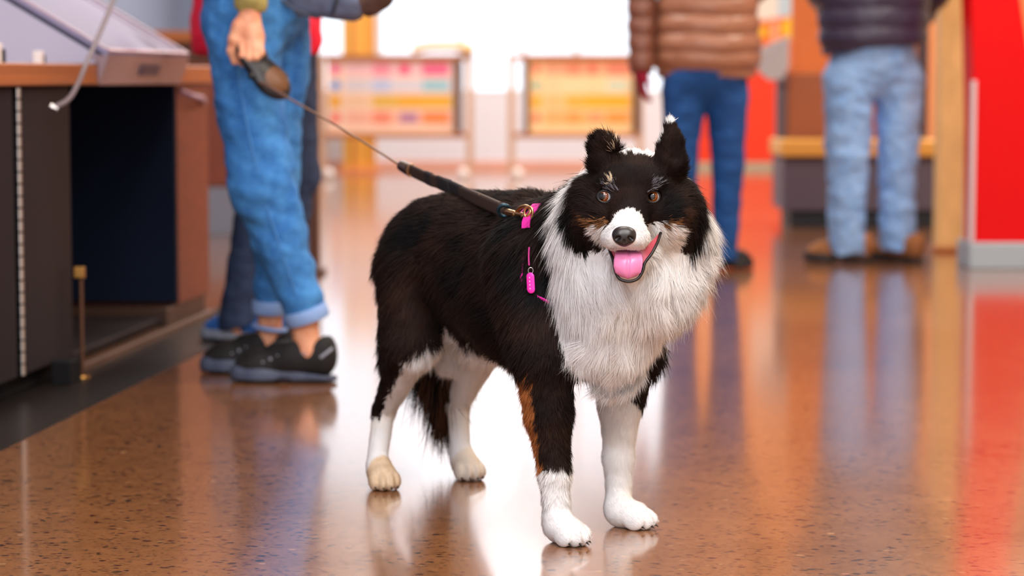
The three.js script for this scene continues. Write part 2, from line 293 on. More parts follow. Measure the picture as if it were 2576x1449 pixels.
// long counter on the left, running away from the camera
{
  const P = [-1.08, 0, -6.7], turn = -0.105;
  const t = thing('counter_cabinet', 'dark counter cabinet with an open black bay beside the blue jeans wearer', 'cabinet', P, turn);
  const X0 = -0.66;
  span('door', -0.03, 0, 0.05, 0.742, 0.5, 0.93, charcoal, t);
  span('door', -0.03, 0, 0.05, 0.742, 0.97, 1.55, charcoal, t);
  span('door', -0.03, 0, 0.05, 0.742, 1.56, 2.2, charcoal, t);
  const hinge = span('hinge', -0.03, 0.004, 0.05, 0.742, 0.935, 0.945, blackMat, t, 0.001); hinge.userData.label = 'tall steel piano hinge with dark gaps';
  for (let i = 0; i < 24; i++) { const g = new THREE.CylinderGeometry(0.0075, 0.0075, 0.024, 10); mesh('knuckle', g, steel, hinge, [0.017, -0.33 + i * 0.0288, 0.004]); }
  span('carcass', X0, -0.03, 0.04, 0.742, 0.5, 2.2, charcoal, t);
  span('plinth', X0 + 0.05, -0.035, 0, 0.04, -1.0, 2.2, blackMat, t);
  span('plinth_trim', -0.05, 0.015, 0, 0.022, -1.04, 0.5, std(0x5a3d2b, 0.4), t);
  span('bay_back', X0, X0 + 0.02, 0.04, 0.742, -0.6, 0.5, charcoal, t);
  span('bay_floor', X0 + 0.02, -0.02, 0.03, 0.05, -0.6, 0.5, charcoal, t);
  span('end_panel', X0, 0, 0.085, 0.742, -0.63, -0.6, navyPanel, t);
  span('side_panel', X0, 0, 0.075, 0.742, -1.04, -0.63, redwoodMat, t);
  span('foot_panel', X0 + 0.02, -0.004, 0.022, 0.075, -1.0, -0.5, std(0x4a3226, 0.5), t);
  const foot = box('caster_block', 0.05, 0.06, 0.09, blackMat, 0.03, 0.03, 0.67, t); foot.userData.label = 'black block foot';
  const grip = tube('grip_bar', [[0.003, 0.725, -0.66], [0.03, 0.71, -0.69], [0.035, 0.70, -0.82], [0.003, 0.685, -0.98]], 0.008, std(0xa98aa8, 0.35), t, 20, 10); grip.userData.label = 'lilac grip bar';
  const top = thing('counter_worktop', 'orange brown wooden worktop on the dark counter', 'worktop', P, turn);
  span('slab', X0 - 0.02, 0.02, 0.745, 0.80, -1.3, 2.3, oakMat, top, 0.006);
  // sloped display desk on the worktop
  const desk = thing('display_desk', 'pale lilac sloped display desk lying on the wooden worktop', 'display', P, turn);
  const rim = std(0xb7a3bb, 0.35), face = phys(0x9294bb, 0.6), pale = phys(0xc6cae6, 0.5);
  const ang = 0.53, cx = Math.cos(ang), sx = Math.sin(ang), Lr = 0.7;
  const prof = (pts, z0, z1, name, mat, parent) => { const s = new THREE.Shape(pts.map(([x, y]) => new THREE.Vector2(x, y))); const g = new THREE.ExtrudeGeometry(s, { depth: z1 - z0, bevelEnabled: true, bevelSize: 0.002, bevelThickness: 0.002, bevelSegments: 1 }); g.translate(0, 0, z0); return mesh(name, g, mat, parent); };
  const on = (l, hgt) => [0.045 - l * cx - hgt * sx * -1 * 0, 0.822 + l * sx + hgt];
  prof([[0.03, 0.815], [0.012, 0.803], [-0.6, 0.803], [-0.6, 0.815 + 0.63 * Math.tan(ang)]], -0.585, 0.30, 'base_wedge', pale, desk);
  // lip that leans over the worktop's edge
  prof([[0.05, 0.823], [0.022, 0.748], [0.022, 0.803], [0.0, 0.823]], -0.59, 0.305, 'front_lip', std(0x9c8894, 0.3, {}), desk);
  const plate = (name, l0, l1, z0, z1, th, lift, mat) => { const m = box(name, l1 - l0, th, z1 - z0, mat, 0, 0, 0, desk, 0.002); const lm = (l0 + l1) / 2; m.rotation.z = -ang; m.position.set(0.046 - lm * cx + lift * sx, 0.8235 + lm * sx + lift * cx, (z0 + z1) / 2); return m; };
  plate('face_plate', 0, Lr, -0.59, 0.305, 0.012, 0.003, face);
  plate('edge_strip', 0, Lr, 0.283, 0.305, 0.006, 0.012, rim);
  plate('edge_strip', 0, Lr, -0.59, -0.565, 0.006, 0.012, rim);
  plate('edge_strip', 0, Lr, -0.48, -0.472, 0.004, 0.011, rim);
  plate('front_strip', 0, 0.012, -0.59, 0.305, 0.006, 0.012, std(0xd9b4c8, 0.35));
  box('name_plate', 0.004, 0.03, 0.2, std(0x5d5268, 0.5), 0.041, 0.785, -0.16, desk, 0.001).rotation.z = -0.36;
  for (const [x, y, z, w, h, d2, where] of [[-0.09, 0.824, 0.86, 0.05, 0.048, 0.05, 'larger white bracket at the near end of the wooden worktop'], [-0.055, 0.816, 0.58, 0.022, 0.032, 0.03, 'smaller white bracket beside the sloped display desk']]) {
    const q = new THREE.Vector3(x, 0, z).applyAxisAngle(new THREE.Vector3(0, 1, 0), turn).add(new THREE.Vector3(...P));
    const b = thing('bracket', where, 'bracket', [q.x, 0.8, q.z], turn);
    box('block', w, h, d2, std(0xf3f3f6, 0.4), 0, h / 2, 0, b, 0.003); box('clip', w * 0.4, h * 0.7, d2 * 0.3, blackMat, w * 0.4, h * 0.35, -d2 * 0.5, b, 0.002);
  }
  const cable = thing('handset_cable', 'grey cable hanging down in front of the sloped display desk', 'cable', [-0.9833, 0.9556, -6]);
  tube('cord', [[-0.9825, 1.2297, -6.3], [-0.9777, 1.0378, -6.1], [-0.9866, 0.9562, -6.02], [-1.0134, 0.8772, -5.98], [-1.0456, 0.7943, -5.95], [-1.0659, 0.7477, -5.95], [-1.0889, 0.7117, -5.95], [-1.1224, 0.6922, -5.95]].map((p) => sub3(p, [-0.9833, 0.9556, -6])), 0.0062, std(0x9a8f94, 0.45), cable, 60, 10);
  mesh('plug_tip', new THREE.CylinderGeometry(0.008, 0.0065, 0.018, 12).rotateZ(1.2), steel, cable, sub3([-1.1243, 0.6912, -5.95], [-0.9833, 0.9556, -6]));
  const rod = thing('door_stop_post', 'thin metal post with a brass cap standing before the black bay', 'post', [-1.08 + 0.04 - 0.0587, 0, -6.7 + 0.56]);
  mesh('rod', new THREE.CylinderGeometry(0.005, 0.005, 0.27, 10), std(0x6b4a38, 0.35, { metalness: 0.6 }), rod, [0, 0.135, 0]);
  box('cap', 0.028, 0.03, 0.02, brass, -0.004, 0.27, 0, rod, 0.004); mesh('foot_disc', new THREE.CylinderGeometry(0.018, 0.02, 0.006, 16), brass, rod, [0, 0.003, 0]);
  // dark strip laid on the floor in place of the counter's shadow
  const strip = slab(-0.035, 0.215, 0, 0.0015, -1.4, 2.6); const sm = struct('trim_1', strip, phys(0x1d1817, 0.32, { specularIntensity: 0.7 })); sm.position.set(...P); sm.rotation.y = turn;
}
// second cabinet farther back behind the two visitors
{
  const z = -11.7, t = thing('back_cabinet', 'reddish wooden cabinet with grey base behind the two visitors in jeans', 'cabinet', [-1.42, 0, z]);
  span('base_panel', -0.5, 0.42, 0, 0.23, -0.5, 0, std(0x7d8496, 0.55), t);
  for (let i = 0; i < 3; i++) { const d = span('door', -0.5 + i * 0.307, -0.5 + i * 0.307 + 0.303, 0.235, 0.83, -0.02, 0, redwoodMat, t); mesh('knob', new THREE.SphereGeometry(0.014, 12, 8), brass, d, [0.11, 0.1, 0.018]); }
  span('carcass', -0.5, 0.42, 0.23, 0.93, -0.5, -0.02, walnutMat, t);
  span('apron', -0.5, 0.42, 0.835, 0.93, -0.02, 0.0, walnutMat, t);
  span('top_rail', -0.53, 0.45, 0.93, 0.985, -0.52, 0.03, oakMat, t, 0.008);
  const post = thing('partition_post', 'tall dark brown post right of the visitors in jeans', 'post', [-0.768, 0, -9.4]);
  span('upright', -0.017, 0.017, 0, 2.3, -0.05, 0.05, walnutMat, post); span('metal_edge', -0.035, -0.018, 0.02, 2.3, -0.03, 0.03, std(0x8f8da6, 0.4), post); span('foot_plate', -0.05, 0.04, 0, 0.02, -0.08, 0.08, walnutMat, post);
}
// information boards near the back window
function boardPrint(tint) {
  const W = 640, Hh = 360, c = document.createElement('canvas'); c.width = W; c.height = Hh; const g = c.getContext('2d');
  const A = tint ? ['#f5c88f', '#f3b45e'] : ['#efc9b0', '#ecb98d'];
  g.fillStyle = A[0]; g.fillRect(0, 0, W, Hh);
  const rows = tint ? [['#f2a37c', '#e8604f', '#ee8a66', '#ea6b52', '#ee8468'], ['#f1cf9c', '#6fb9a2', '#efd3a0', '#eccb98', '#cdd2b4'], ['#f2c07a', '#f2a91c', '#f0b040', '#f2ac24', '#f2ad22'], ['#f0b26a', '#e8663c', '#eba050', '#dd9a68', '#ea9a44']]
    : [['#eebcbc', '#ee4a90', '#f08fa0', '#ee3f72', '#f0688c'], ['#d6cdd0', '#4a98dc', '#bcc4de', '#d6cdd0', '#9cc6cc'], ['#eec49c', '#e89a1c', '#e0b04a', '#e8a830', '#ecac30'], ['#f2b296', '#ee4a30', '#f08a6a', '#b07a9a', '#f28848']];
  const cell = (x, y, w, h, f) => { g.fillStyle = f; g.fillRect(x, y, w, h); };
  const ruled = (x, y, w, n, f) => { g.fillStyle = f; for (let i = 0; i < n; i++) g.fillRect(x, y + i * 12, w * (0.7 + 0.3 * rnd()), 3); };
  rows.forEach((r, i) => {
    const y = 14 + i * 80; cell(90, y, 540, 64, r[0]);
    if (i === 2) { cell(230, y, 400, 64, r[2]); cell(12, y, 60, 64, r[2]); cell(360, y, 160, 64, r[3]); } else { cell(230, y, 90, 64, r[2]); }
    cell(480, y, 130, 64, r[4]);
    if (i !== 2) { g.fillStyle = r[3]; g.fillRect(365, y + 8, i === 3 ? 90 : 50, 48); }
    g.fillStyle = r[1]; g.beginPath(); g.arc(44, y + 32, 24, 0, 6.29); g.fill();
    ruled(105, y + 10, 110, 4, 'rgba(120,80,70,0.25)'); ruled(245, y + 12, 70, 3, 'rgba(120,80,70,0.2)'); ruled(490, y + 12, 100, 3, 'rgba(140,70,60,0.2)');
  });
  g.fillStyle = tint ? '#f7d29a' : '#f4cdb2'; g.fillRect(0, 330, W, 30);
  const t = new THREE.CanvasTexture(c); t.colorSpace = THREE.SRGBColorSpace; return t;
}
function infoBoard(label, x0, x1, p0, p1, tint, lip) {
  const z = -18.1, t = thing('information_board', label, 'board', [(x0 + x1) / 2, 0, z], 0, 'information boards before the window'), w = (x1 - x0) / 2, fr = paleOak;
  for (const s of [-1, 1]) {
    span('post', s * w - 0.025, s * w + 0.025, 0.03, 0.93, -0.03, 0.03, std(0xc9a184, 0.5), t);
    mesh('foot_wheel', new THREE.SphereGeometry(0.04, 16, 12), std(0xf4efe9, 0.3), t, [s * w - s * 0.05, 0.04, 0.03]);
  }
  const m = (x0 + x1) / 2, a = p0 - m, b = p1 - m;
  span('top_rail', -w + 0.02, w - 0.02, 0.885, 0.925, -0.035, 0.04, oakMat, t); span('bottom_rail', -w + 0.02, w - 0.02, 0.305, 0.345, -0.035, 0.04, oakMat, t);
  span('side_strip', b, b + 0.055, 0.345, 0.885, -0.03, 0.045, std(0x54301f, 0.5), t); if (tint) span('side_strip', a - 0.04, a, 0.345, 0.885, -0.03, 0.045, std(0x54301f, 0.5), t);
  const pm = std(0xffffff, 0.45, { map: boardPrint(tint) });
  const pg = new THREE.PlaneGeometry(b - a, 0.54); span('backing', a, b, 0.345, 0.885, -0.02, 0.018, honeyMat, t);
  const pr = mesh('printed_panel', pg, pm, t, [(a + b) / 2, 0.615, 0.0215]); pr.userData.label = tint ? 'printed chart in orange and yellow' : 'printed chart with pink, blue and yellow rows';
  if (lip) { tube('rolled_tray', [[w - 0.43, 0.96, 0], [w - 0.3, 0.985, 0.02], [w - 0.1, 0.985, 0.03], [w - 0.01, 0.975, 0.03]], 0.032, paleOak, t, 24, 12); mesh('tray_end', new THREE.SphereGeometry(0.045, 16, 12), paleOak, t, [w - 0.01, 0.965, 0.03]); }
  return t;
}
infoBoard('information board with pink, blue and yellow chart rows, nearer the blue jeans', -1.42, -0.315, -1.38, -0.43, 0, true);
infoBoard('information board with orange and yellow chart between dog ear and brown coat', -0.005, 0.955, 0.13, 0.9, 1, false);
{
  const c = thing('pillar_sign', 'yellow orange pillar standing behind the pink and blue chart board', 'pillar', [-1.21, 0, -19.2]);
  span('pillar', -0.13, 0.05, 0.02, 1.35, -0.06, 0.06, std(0xf6b44a, 0.5), c, 0.02); span('side_face', 0.05, 0.13, 0.02, 1.35, -0.05, 0.05, std(0xe8a040, 0.5), c, 0.01); span('rib', -0.05, -0.02, 0.02, 1.35, 0.055, 0.075, std(0xd98a44, 0.5), c, 0.004); span('foot', -0.17, 0.17, 0, 0.03, -0.12, 0.12, std(0xf29a6a, 0.5), c);
}
// red dado and mural on the back wall at the right
{
  const z = ROOM.z0, red = std(0xf0380e, 0.5);
  const r = thing('wall_panel', 'bright red orange panel low on the back wall beside the mural', 'panel', [1.87, 0, z + 0.04]);
  span('sheet', -0.37, 0.40, 0.06, 0.80, -0.04, 0.0, red, r); span('skirting', -0.37, 0.40, 0, 0.06, -0.04, 0.01, std(0xb5ab92, 0.5), r);
  const c = document.createElement('canvas'); c.width = 256; c.height = 512; const g = c.getContext('2d');
  g.fillStyle = '#f2743c'; g.fillRect(0, 0, 256, 512); g.fillStyle = '#e9ded0'; g.fillRect(0, 0, 150, 300); g.fillStyle = '#b9cdd8'; g.fillRect(120, 0, 136, 290);
  g.fillStyle = '#f26a2c'; g.beginPath(); g.moveTo(0, 300); g.lineTo(256, 260); g.lineTo(256, 512); g.lineTo(0, 512); g.fill();
  g.fillStyle = '#f3c01e'; g.beginPath(); g.arc(190, 330, 52, 0, 6.3); g.fill(); g.fillStyle = '#f0b21a'; g.fillRect(0, 320, 75, 60); g.fillStyle = '#f06a1c'; g.fillRect(0, 370, 80, 142);
  g.fillStyle = '#f4b58a'; g.fillRect(95, 300, 26, 150);
  const t = new THREE.CanvasTexture(c); t.colorSpace = THREE.SRGBColorSpace;
  const m = thing('mural', 'mural of orange, white and pale blue shapes with a yellow disc', 'mural', [2.18, 0.8, z + 0.056]);
  span('board', -0.22, 0.22, 0.02, 1.7, -0.05, 0, peach, m); mesh('print', new THREE.PlaneGeometry(0.44, 0.88), std(0xffffff, 0.6, { map: t }), m, [0, 0.48, 0.003]);
}
// kiosk behind the man in pale jeans
{
  const z = -12.3, X = (px) => (px - 1288) / 6080 * 12.3, t = thing('kiosk', 'dark grey kiosk with yellow wooden shelf behind pale jeans', 'kiosk', [X(2165), 0, z]), o = X(2165), h = (y) => 0.77 - (y - 190) / 6080 * 12.3;
  const body = phys(0x5f586c, 0.5);
  span('plinth', X(1990) - o, X(2360) - o, 0, 0.085, -0.45, -0.03, std(0x1f2a36, 0.5), t); span('body', X(1970) - o, X(2362) - o, 0.085, h(395), -0.5, 0, body, t);
  span('shelf', X(1963) - o, X(2372) - o, h(392), h(352), -0.52, 0.05, honeyMat, t, 0.01);
  span('back_panel', X(2000) - o, X(2335) - o, h(352), h(185), -0.45, -0.40, std(0xa8684c, 0.6), t);
  span('upright', X(1973) - o, X(1998) - o, h(352), h(200), -0.45, -0.38, std(0x6a6478, 0.5), t); span('upright', X(2338) - o, X(2364) - o, h(352), h(60), -0.45, -0.38, std(0x4c4456, 0.5), t);
  span('upper_panel', X(2012) - o, X(2335) - o, h(183), h(-250), -0.46, -0.42, std(0xee8a4e, 0.6), t); span('cap_rail', X(2005) - o, X(2364) - o, h(-250), h(-275), -0.48, -0.36, honeyMat, t);
  const sh2 = new THREE.Shape([[-0.084, 0.883], [-0.07, 0.78], [-0.02, 0.742], [0.045, 0.75], [0.078, 0.81], [0.078, 0.97], [0.035, 0.95], [-0.04, 0.92]].map(([x, y]) => new THREE.Vector2(x, y)));
  const sg = mesh('side_sign', new THREE.ExtrudeGeometry(sh2, { depth: 0.015, bevelEnabled: true, bevelSize: 0.003, bevelThickness: 0.003, bevelSegments: 2 }), std(0xc4ccdc, 0.5), t, [X(1962) - o, 0.005, -0.36]); sg.userData.label = 'pale blue angular sign on the kiosk corner';
  span('sign_bracket', X(1973) - o, X(1998) - o, 0.73, 0.79, -0.38, -0.345, std(0x6a6478, 0.5), t);
  const p = thing('timber_column', 'tan timber column between the kiosk and the red column', 'column', [[1.9193, -0.0136, -10.6][0], 0, -10.6]);
  span('shaft', -0.06, 0.05, 0.02, 2.6, -0.06, 0.06, paleOak, p, 0.006); span('edge_strip', 0.052, 0.075, 0.02, 2.6, -0.04, 0.05, std(0xd8cdd0, 0.5), p, 0.003); span('foot', -0.075, 0.08, 0, 0.02, -0.08, 0.08, oakMat, p);
  // red tapered column on a pale plinth
  const q = thing('red_column', 'tall glossy red column on a pale blue grey plinth at the right edge', 'column', [[1.9497, -0.0072, -9.75][0], 0, -9.75]);
  const redG = phys(0xe0000a, 0.55, { specularIntensity: 0.4 });
  const sh = new THREE.Shape([[-0.095, 0.11], [0.15, 0.11], [0.115, 0.75], [0.055, 1.1], [0.05, 2.4], [-0.125, 2.4], [-0.125, 1.1], [-0.105, 0.6]].map(([x, y]) => new THREE.Vector2(x, y)));
  const g = new THREE.ExtrudeGeometry(sh, { depth: 0.2, bevelEnabled: true, bevelSize: 0.006, bevelThickness: 0.006, bevelSegments: 3 }); g.translate(0, 0, -0.1); mesh('shaft', g, redG, q);
  span('edge_trim', -0.122, -0.104, 0.11, 0.75, 0.085, 0.115, std(0xd8cdd6, 0.4), q, 0.002);
  span('plinth', -0.125, 0.25, 0, 0.105, -0.14, 0.14, std(0xa4b6c4, 0.45), q, 0.006);
}

// ---------------------------------------------------------------- people
const vcMat = (rough, more = {}) => std(0xffffff, rough, { vertexColors: true, ...more });
const skinMat = vcMat(0.5), denimMat = vcMat(0.85), clothMat = vcMat(0.8), nylonMat = phys(0xffffff, 0.4, { vertexColors: true, clearcoat: 0.25, clearcoatRoughness: 0.35 });
const skinTone = (p) => lerp3(rgb(238, 178, 142), rgb(220, 146, 112), clamp(0.5 + noise(p[0] * 40, p[1] * 40, p[2] * 40), 0, 1));
// denim: dye worn paler in streaks and at the ridges of the weave
const denim = (a, b) => (p) => {
  const n = noise(p[0] * 9, p[1] * 3, p[2] * 9) * 0.28 + noise(p[0] * 40, p[1] * 12, p[2] * 40) * 0.25 + noise(p[0] * 150, p[1] * 110, p[2] * 150) * 0.35;
  return lerp3(a, b, clamp(0.45 + n * 0.9, 0, 1));
};
const plain = (a, v = 0.12) => (p) => mul3(a, 1 + v * noise(p[0] * 50, p[1] * 50, p[2] * 50));
// creases of cloth
const creases = (amp) => (x, y, z) => amp * (noise(x * 11, y * 17, z * 11) + 0.6 * noise(x * 24 + y * 12, y * 30, z * 24));
function headOn(f, c, face, s = 1) { // skull, jaw, nose, ears on field f, looking along face (unit, level)
  const side = [-face[2], 0, face[0]], o = (a, u, r) => [c[0] + face[0] * a * s + side[0] * r * s, c[1] + u * s, c[2] + face[2] * a * s + side[2] * r * s], A = [face, [0, 1, 0], side];
  f.ell(o(-0.01, 0.03, 0), [0.098 * s, 0.09 * s, 0.076 * s], 0.03, {}, A); f.ell(o(0.025, -0.05, 0), [0.068 * s, 0.072 * s, 0.056 * s], 0.03, {}, A);
  f.cap(o(0.088, 0.0, 0), o(0.108, -0.03, 0), 0.008 * s, 0.013 * s, 0.012); f.ell(o(0.088, -0.066, 0), [0.012 * s, 0.008 * s, 0.024 * s], 0.008, {}, A);
  for (const r of [-1, 1]) { f.ell(o(-0.005, -0.01, r * 0.078), [0.018 * s, 0.032 * s, 0.009 * s], 0.006, {}, A); f.minus(o(0.093, 0.004, r * 0.032), [0.014 * s, 0.009 * s, 0.015 * s], 0.01, A); }
  return o;
}
function handOn(f, w, down, out, thumbSide, s = 1) { // a relaxed hand: wrist, direction of the fingers, back of the hand, side of the thumb
  const o = (a, b, c) => add3(w, add3(mul3(down, a * s), add3(mul3(out, b * s), mul3(thumbSide, c * s))));
  f.ell(o(0.055, 0, 0), [0.048 * s, 0.016 * s, 0.04 * s], 0.012, {}, [down, out, thumbSide]);
  [[0.03, 0.078], [0.01, 0.086], [-0.01, 0.08], [-0.029, 0.064]].forEach(([c, L]) => f.chain([o(0.088, 0.002, c), o(0.088 + L * 0.5, -0.004, c * 1.05), o(0.088 + L * 0.8, -0.02, c * 1.05), o(0.088 + L * 0.92, -0.036, c)], [0.0098, 0.009, 0.0082, 0.0072].map((r) => r * s), 0.004));
  f.chain([o(0.025, -0.004, 0.03), o(0.055, -0.014, 0.05), o(0.09, -0.024, 0.054)], [0.013 * s, 0.0105 * s, 0.0085 * s], 0.006);
}
function addHair(parent, o, col, len, at) {
  const f = new Field(), c = o(-0.018, 0.045, 0);
  f.ell(c, [0.1, 0.092, 0.1], 0.02); f.cap(o(-0.06, 0, 0), o(-0.07, -len, 0), 0.075, 0.05, 0.04);
  f.minus(o(0.11, -0.035, 0), [0.085, 0.085, 0.085], 0.02);
  f.warp = (x, y, z) => 0.004 * noise(x * 60, y * 12, z * 60);
  return mesh('hair', local(f.surface(0.009, plain(col, 0.4)), parent), vcMat(0.5), parent);
}
// a sneaker; built toe along +x, standing on y = 0
function shoe(parent, at, turn, s, c) {
  const g = new THREE.Group(); g.name = 'shoe'; g.position.set(at[0] - parent.position.x, 0, at[2] - parent.position.z); g.rotation.y = turn; g.scale.setScalar(s); parent.add(g);
  if (c.label) g.userData.label = c.label;
  const so = new Field();
  so.cap([-0.092, 0.021, 0], [-0.03, 0.017, 0.002], 0.041, 0.037, 0.02, { sz: 1.05 }); so.cap([-0.03, 0.017, 0.002], [0.055, 0.014, 0.003], 0.037, 0.046, 0.02); so.cap([0.055, 0.014, 0.003], [0.095, 0.02, -0.004], 0.046, 0.032, 0.02);
  so.slice([0, 0.034, 0], [-0.16, 1, 0], 0.4); so.minusCap([-0.005, -0.012, -0.1], [-0.005, -0.012, 0.1], 0.022, 0.022, 0.01);
  mesh('sole', so.surface(c.cell, (q) => (q[1] < 0.009 ? rgb(14, 14, 17) : mul3(c.sole, 1 + 0.15 * noise(q[0] * 50, q[1] * 50, q[2] * 50))), [[-0.2, 0, -0.1], [0.2, 0.1, 0.1]]), vcMat(0.6), g);
  const up = new Field();
  up.cap([-0.09, 0.05, 0], [-0.02, 0.055, 0], 0.0385, 0.0385, 0.03); up.cap([-0.02, 0.055, 0], [0.06, 0.034, 0.002], 0.039, 0.038, 0.03); up.cap([0.06, 0.034, 0.002], [0.09, 0.028, -0.003], 0.038, 0.03, 0.03);
  up.cap([-0.092, 0.085, 0], [-0.035, 0.088, 0], 0.034, 0.033, 0.03); up.cap([-0.02, 0.085, 0], [0.01, 0.078, 0], 0.022, 0.02, 0.02);
  up.minusCap([-0.066, 0.145, 0], [-0.066, 0.095, 0], 0.037, 0.03, 0.008); up.slice([-0.06, 0.104, 0], [0.12, 1, 0], 0.2); up.slice([0, 0.027, 0], [0.1, -1, 0], 0.4);
  const u = mesh('upper', up.surface(c.cell, plain(c.upper, 0.35)), vcMat(0.75), g);
  if (c.trim) {
    const tr = (n, pts, r) => tube(n, pts, r, std(c.trim, 0.45), u, 12, 6);
    for (const z of [-1, 1]) {
      tr('side_stripe', [[-0.018, 0.082, z * 0.0345], [-0.04, 0.076, z * 0.0385], [-0.065, 0.071, z * 0.0405]], 0.0032);
      tr('heel_stripe', [[-0.095, 0.062, z * 0.0395], [-0.112, 0.075, z * 0.0335], [-0.122, 0.083, z * 0.0225]], 0.004);
      for (const [x, y, zz] of [[0.006, 0.066, 0.036], [0.024, 0.058, 0.0368], [0.042, 0.05, 0.0368]]) mesh('eyelet', new THREE.SphereGeometry(0.0042, 8, 6), std(c.trim, 0.4), u, [x, y, z * zz]);
    }
    for (let i = 0; i < 4; i++) tube('lace', [[0.004 + i * 0.016, 0.083 - i * 0.009, -0.022], [0.008 + i * 0.016, 0.095 - i * 0.0085, 0], [0.004 + i * 0.016, 0.083 - i * 0.009, 0.022]], 0.0028, std(c.lace ?? 0x24242a, 0.7), u, 10, 6);
  }
  return g;
}
function cuffRing(parent, c, axis, r, h, mat) {
  const pr = [[r, -h / 2], [r + 0.005, -h / 2 + 0.003], [r + 0.006, 0], [r + 0.005, h / 2 - 0.003], [r, h / 2], [r - 0.006, h / 2 - 0.002], [r - 0.006, -h / 2 + 0.002], [r, -h / 2]];
  const g = new THREE.LatheGeometry(pr.map(([x, y]) => new THREE.Vector2(x, y)), 36), m = mesh('cuff', g, mat, parent, sub3(c, parent.position.toArray()));
  m.quaternion.setFromUnitVectors(new THREE.Vector3(0, 1, 0), new THREE.Vector3(...nrm3(axis))); return m;
}
const clothed = (parent, name, f, cell, col, mat, label) => { const m = mesh(name, local(f.surface(cell, col), parent), mat, parent); if (label) m.userData.label = label; return m; };

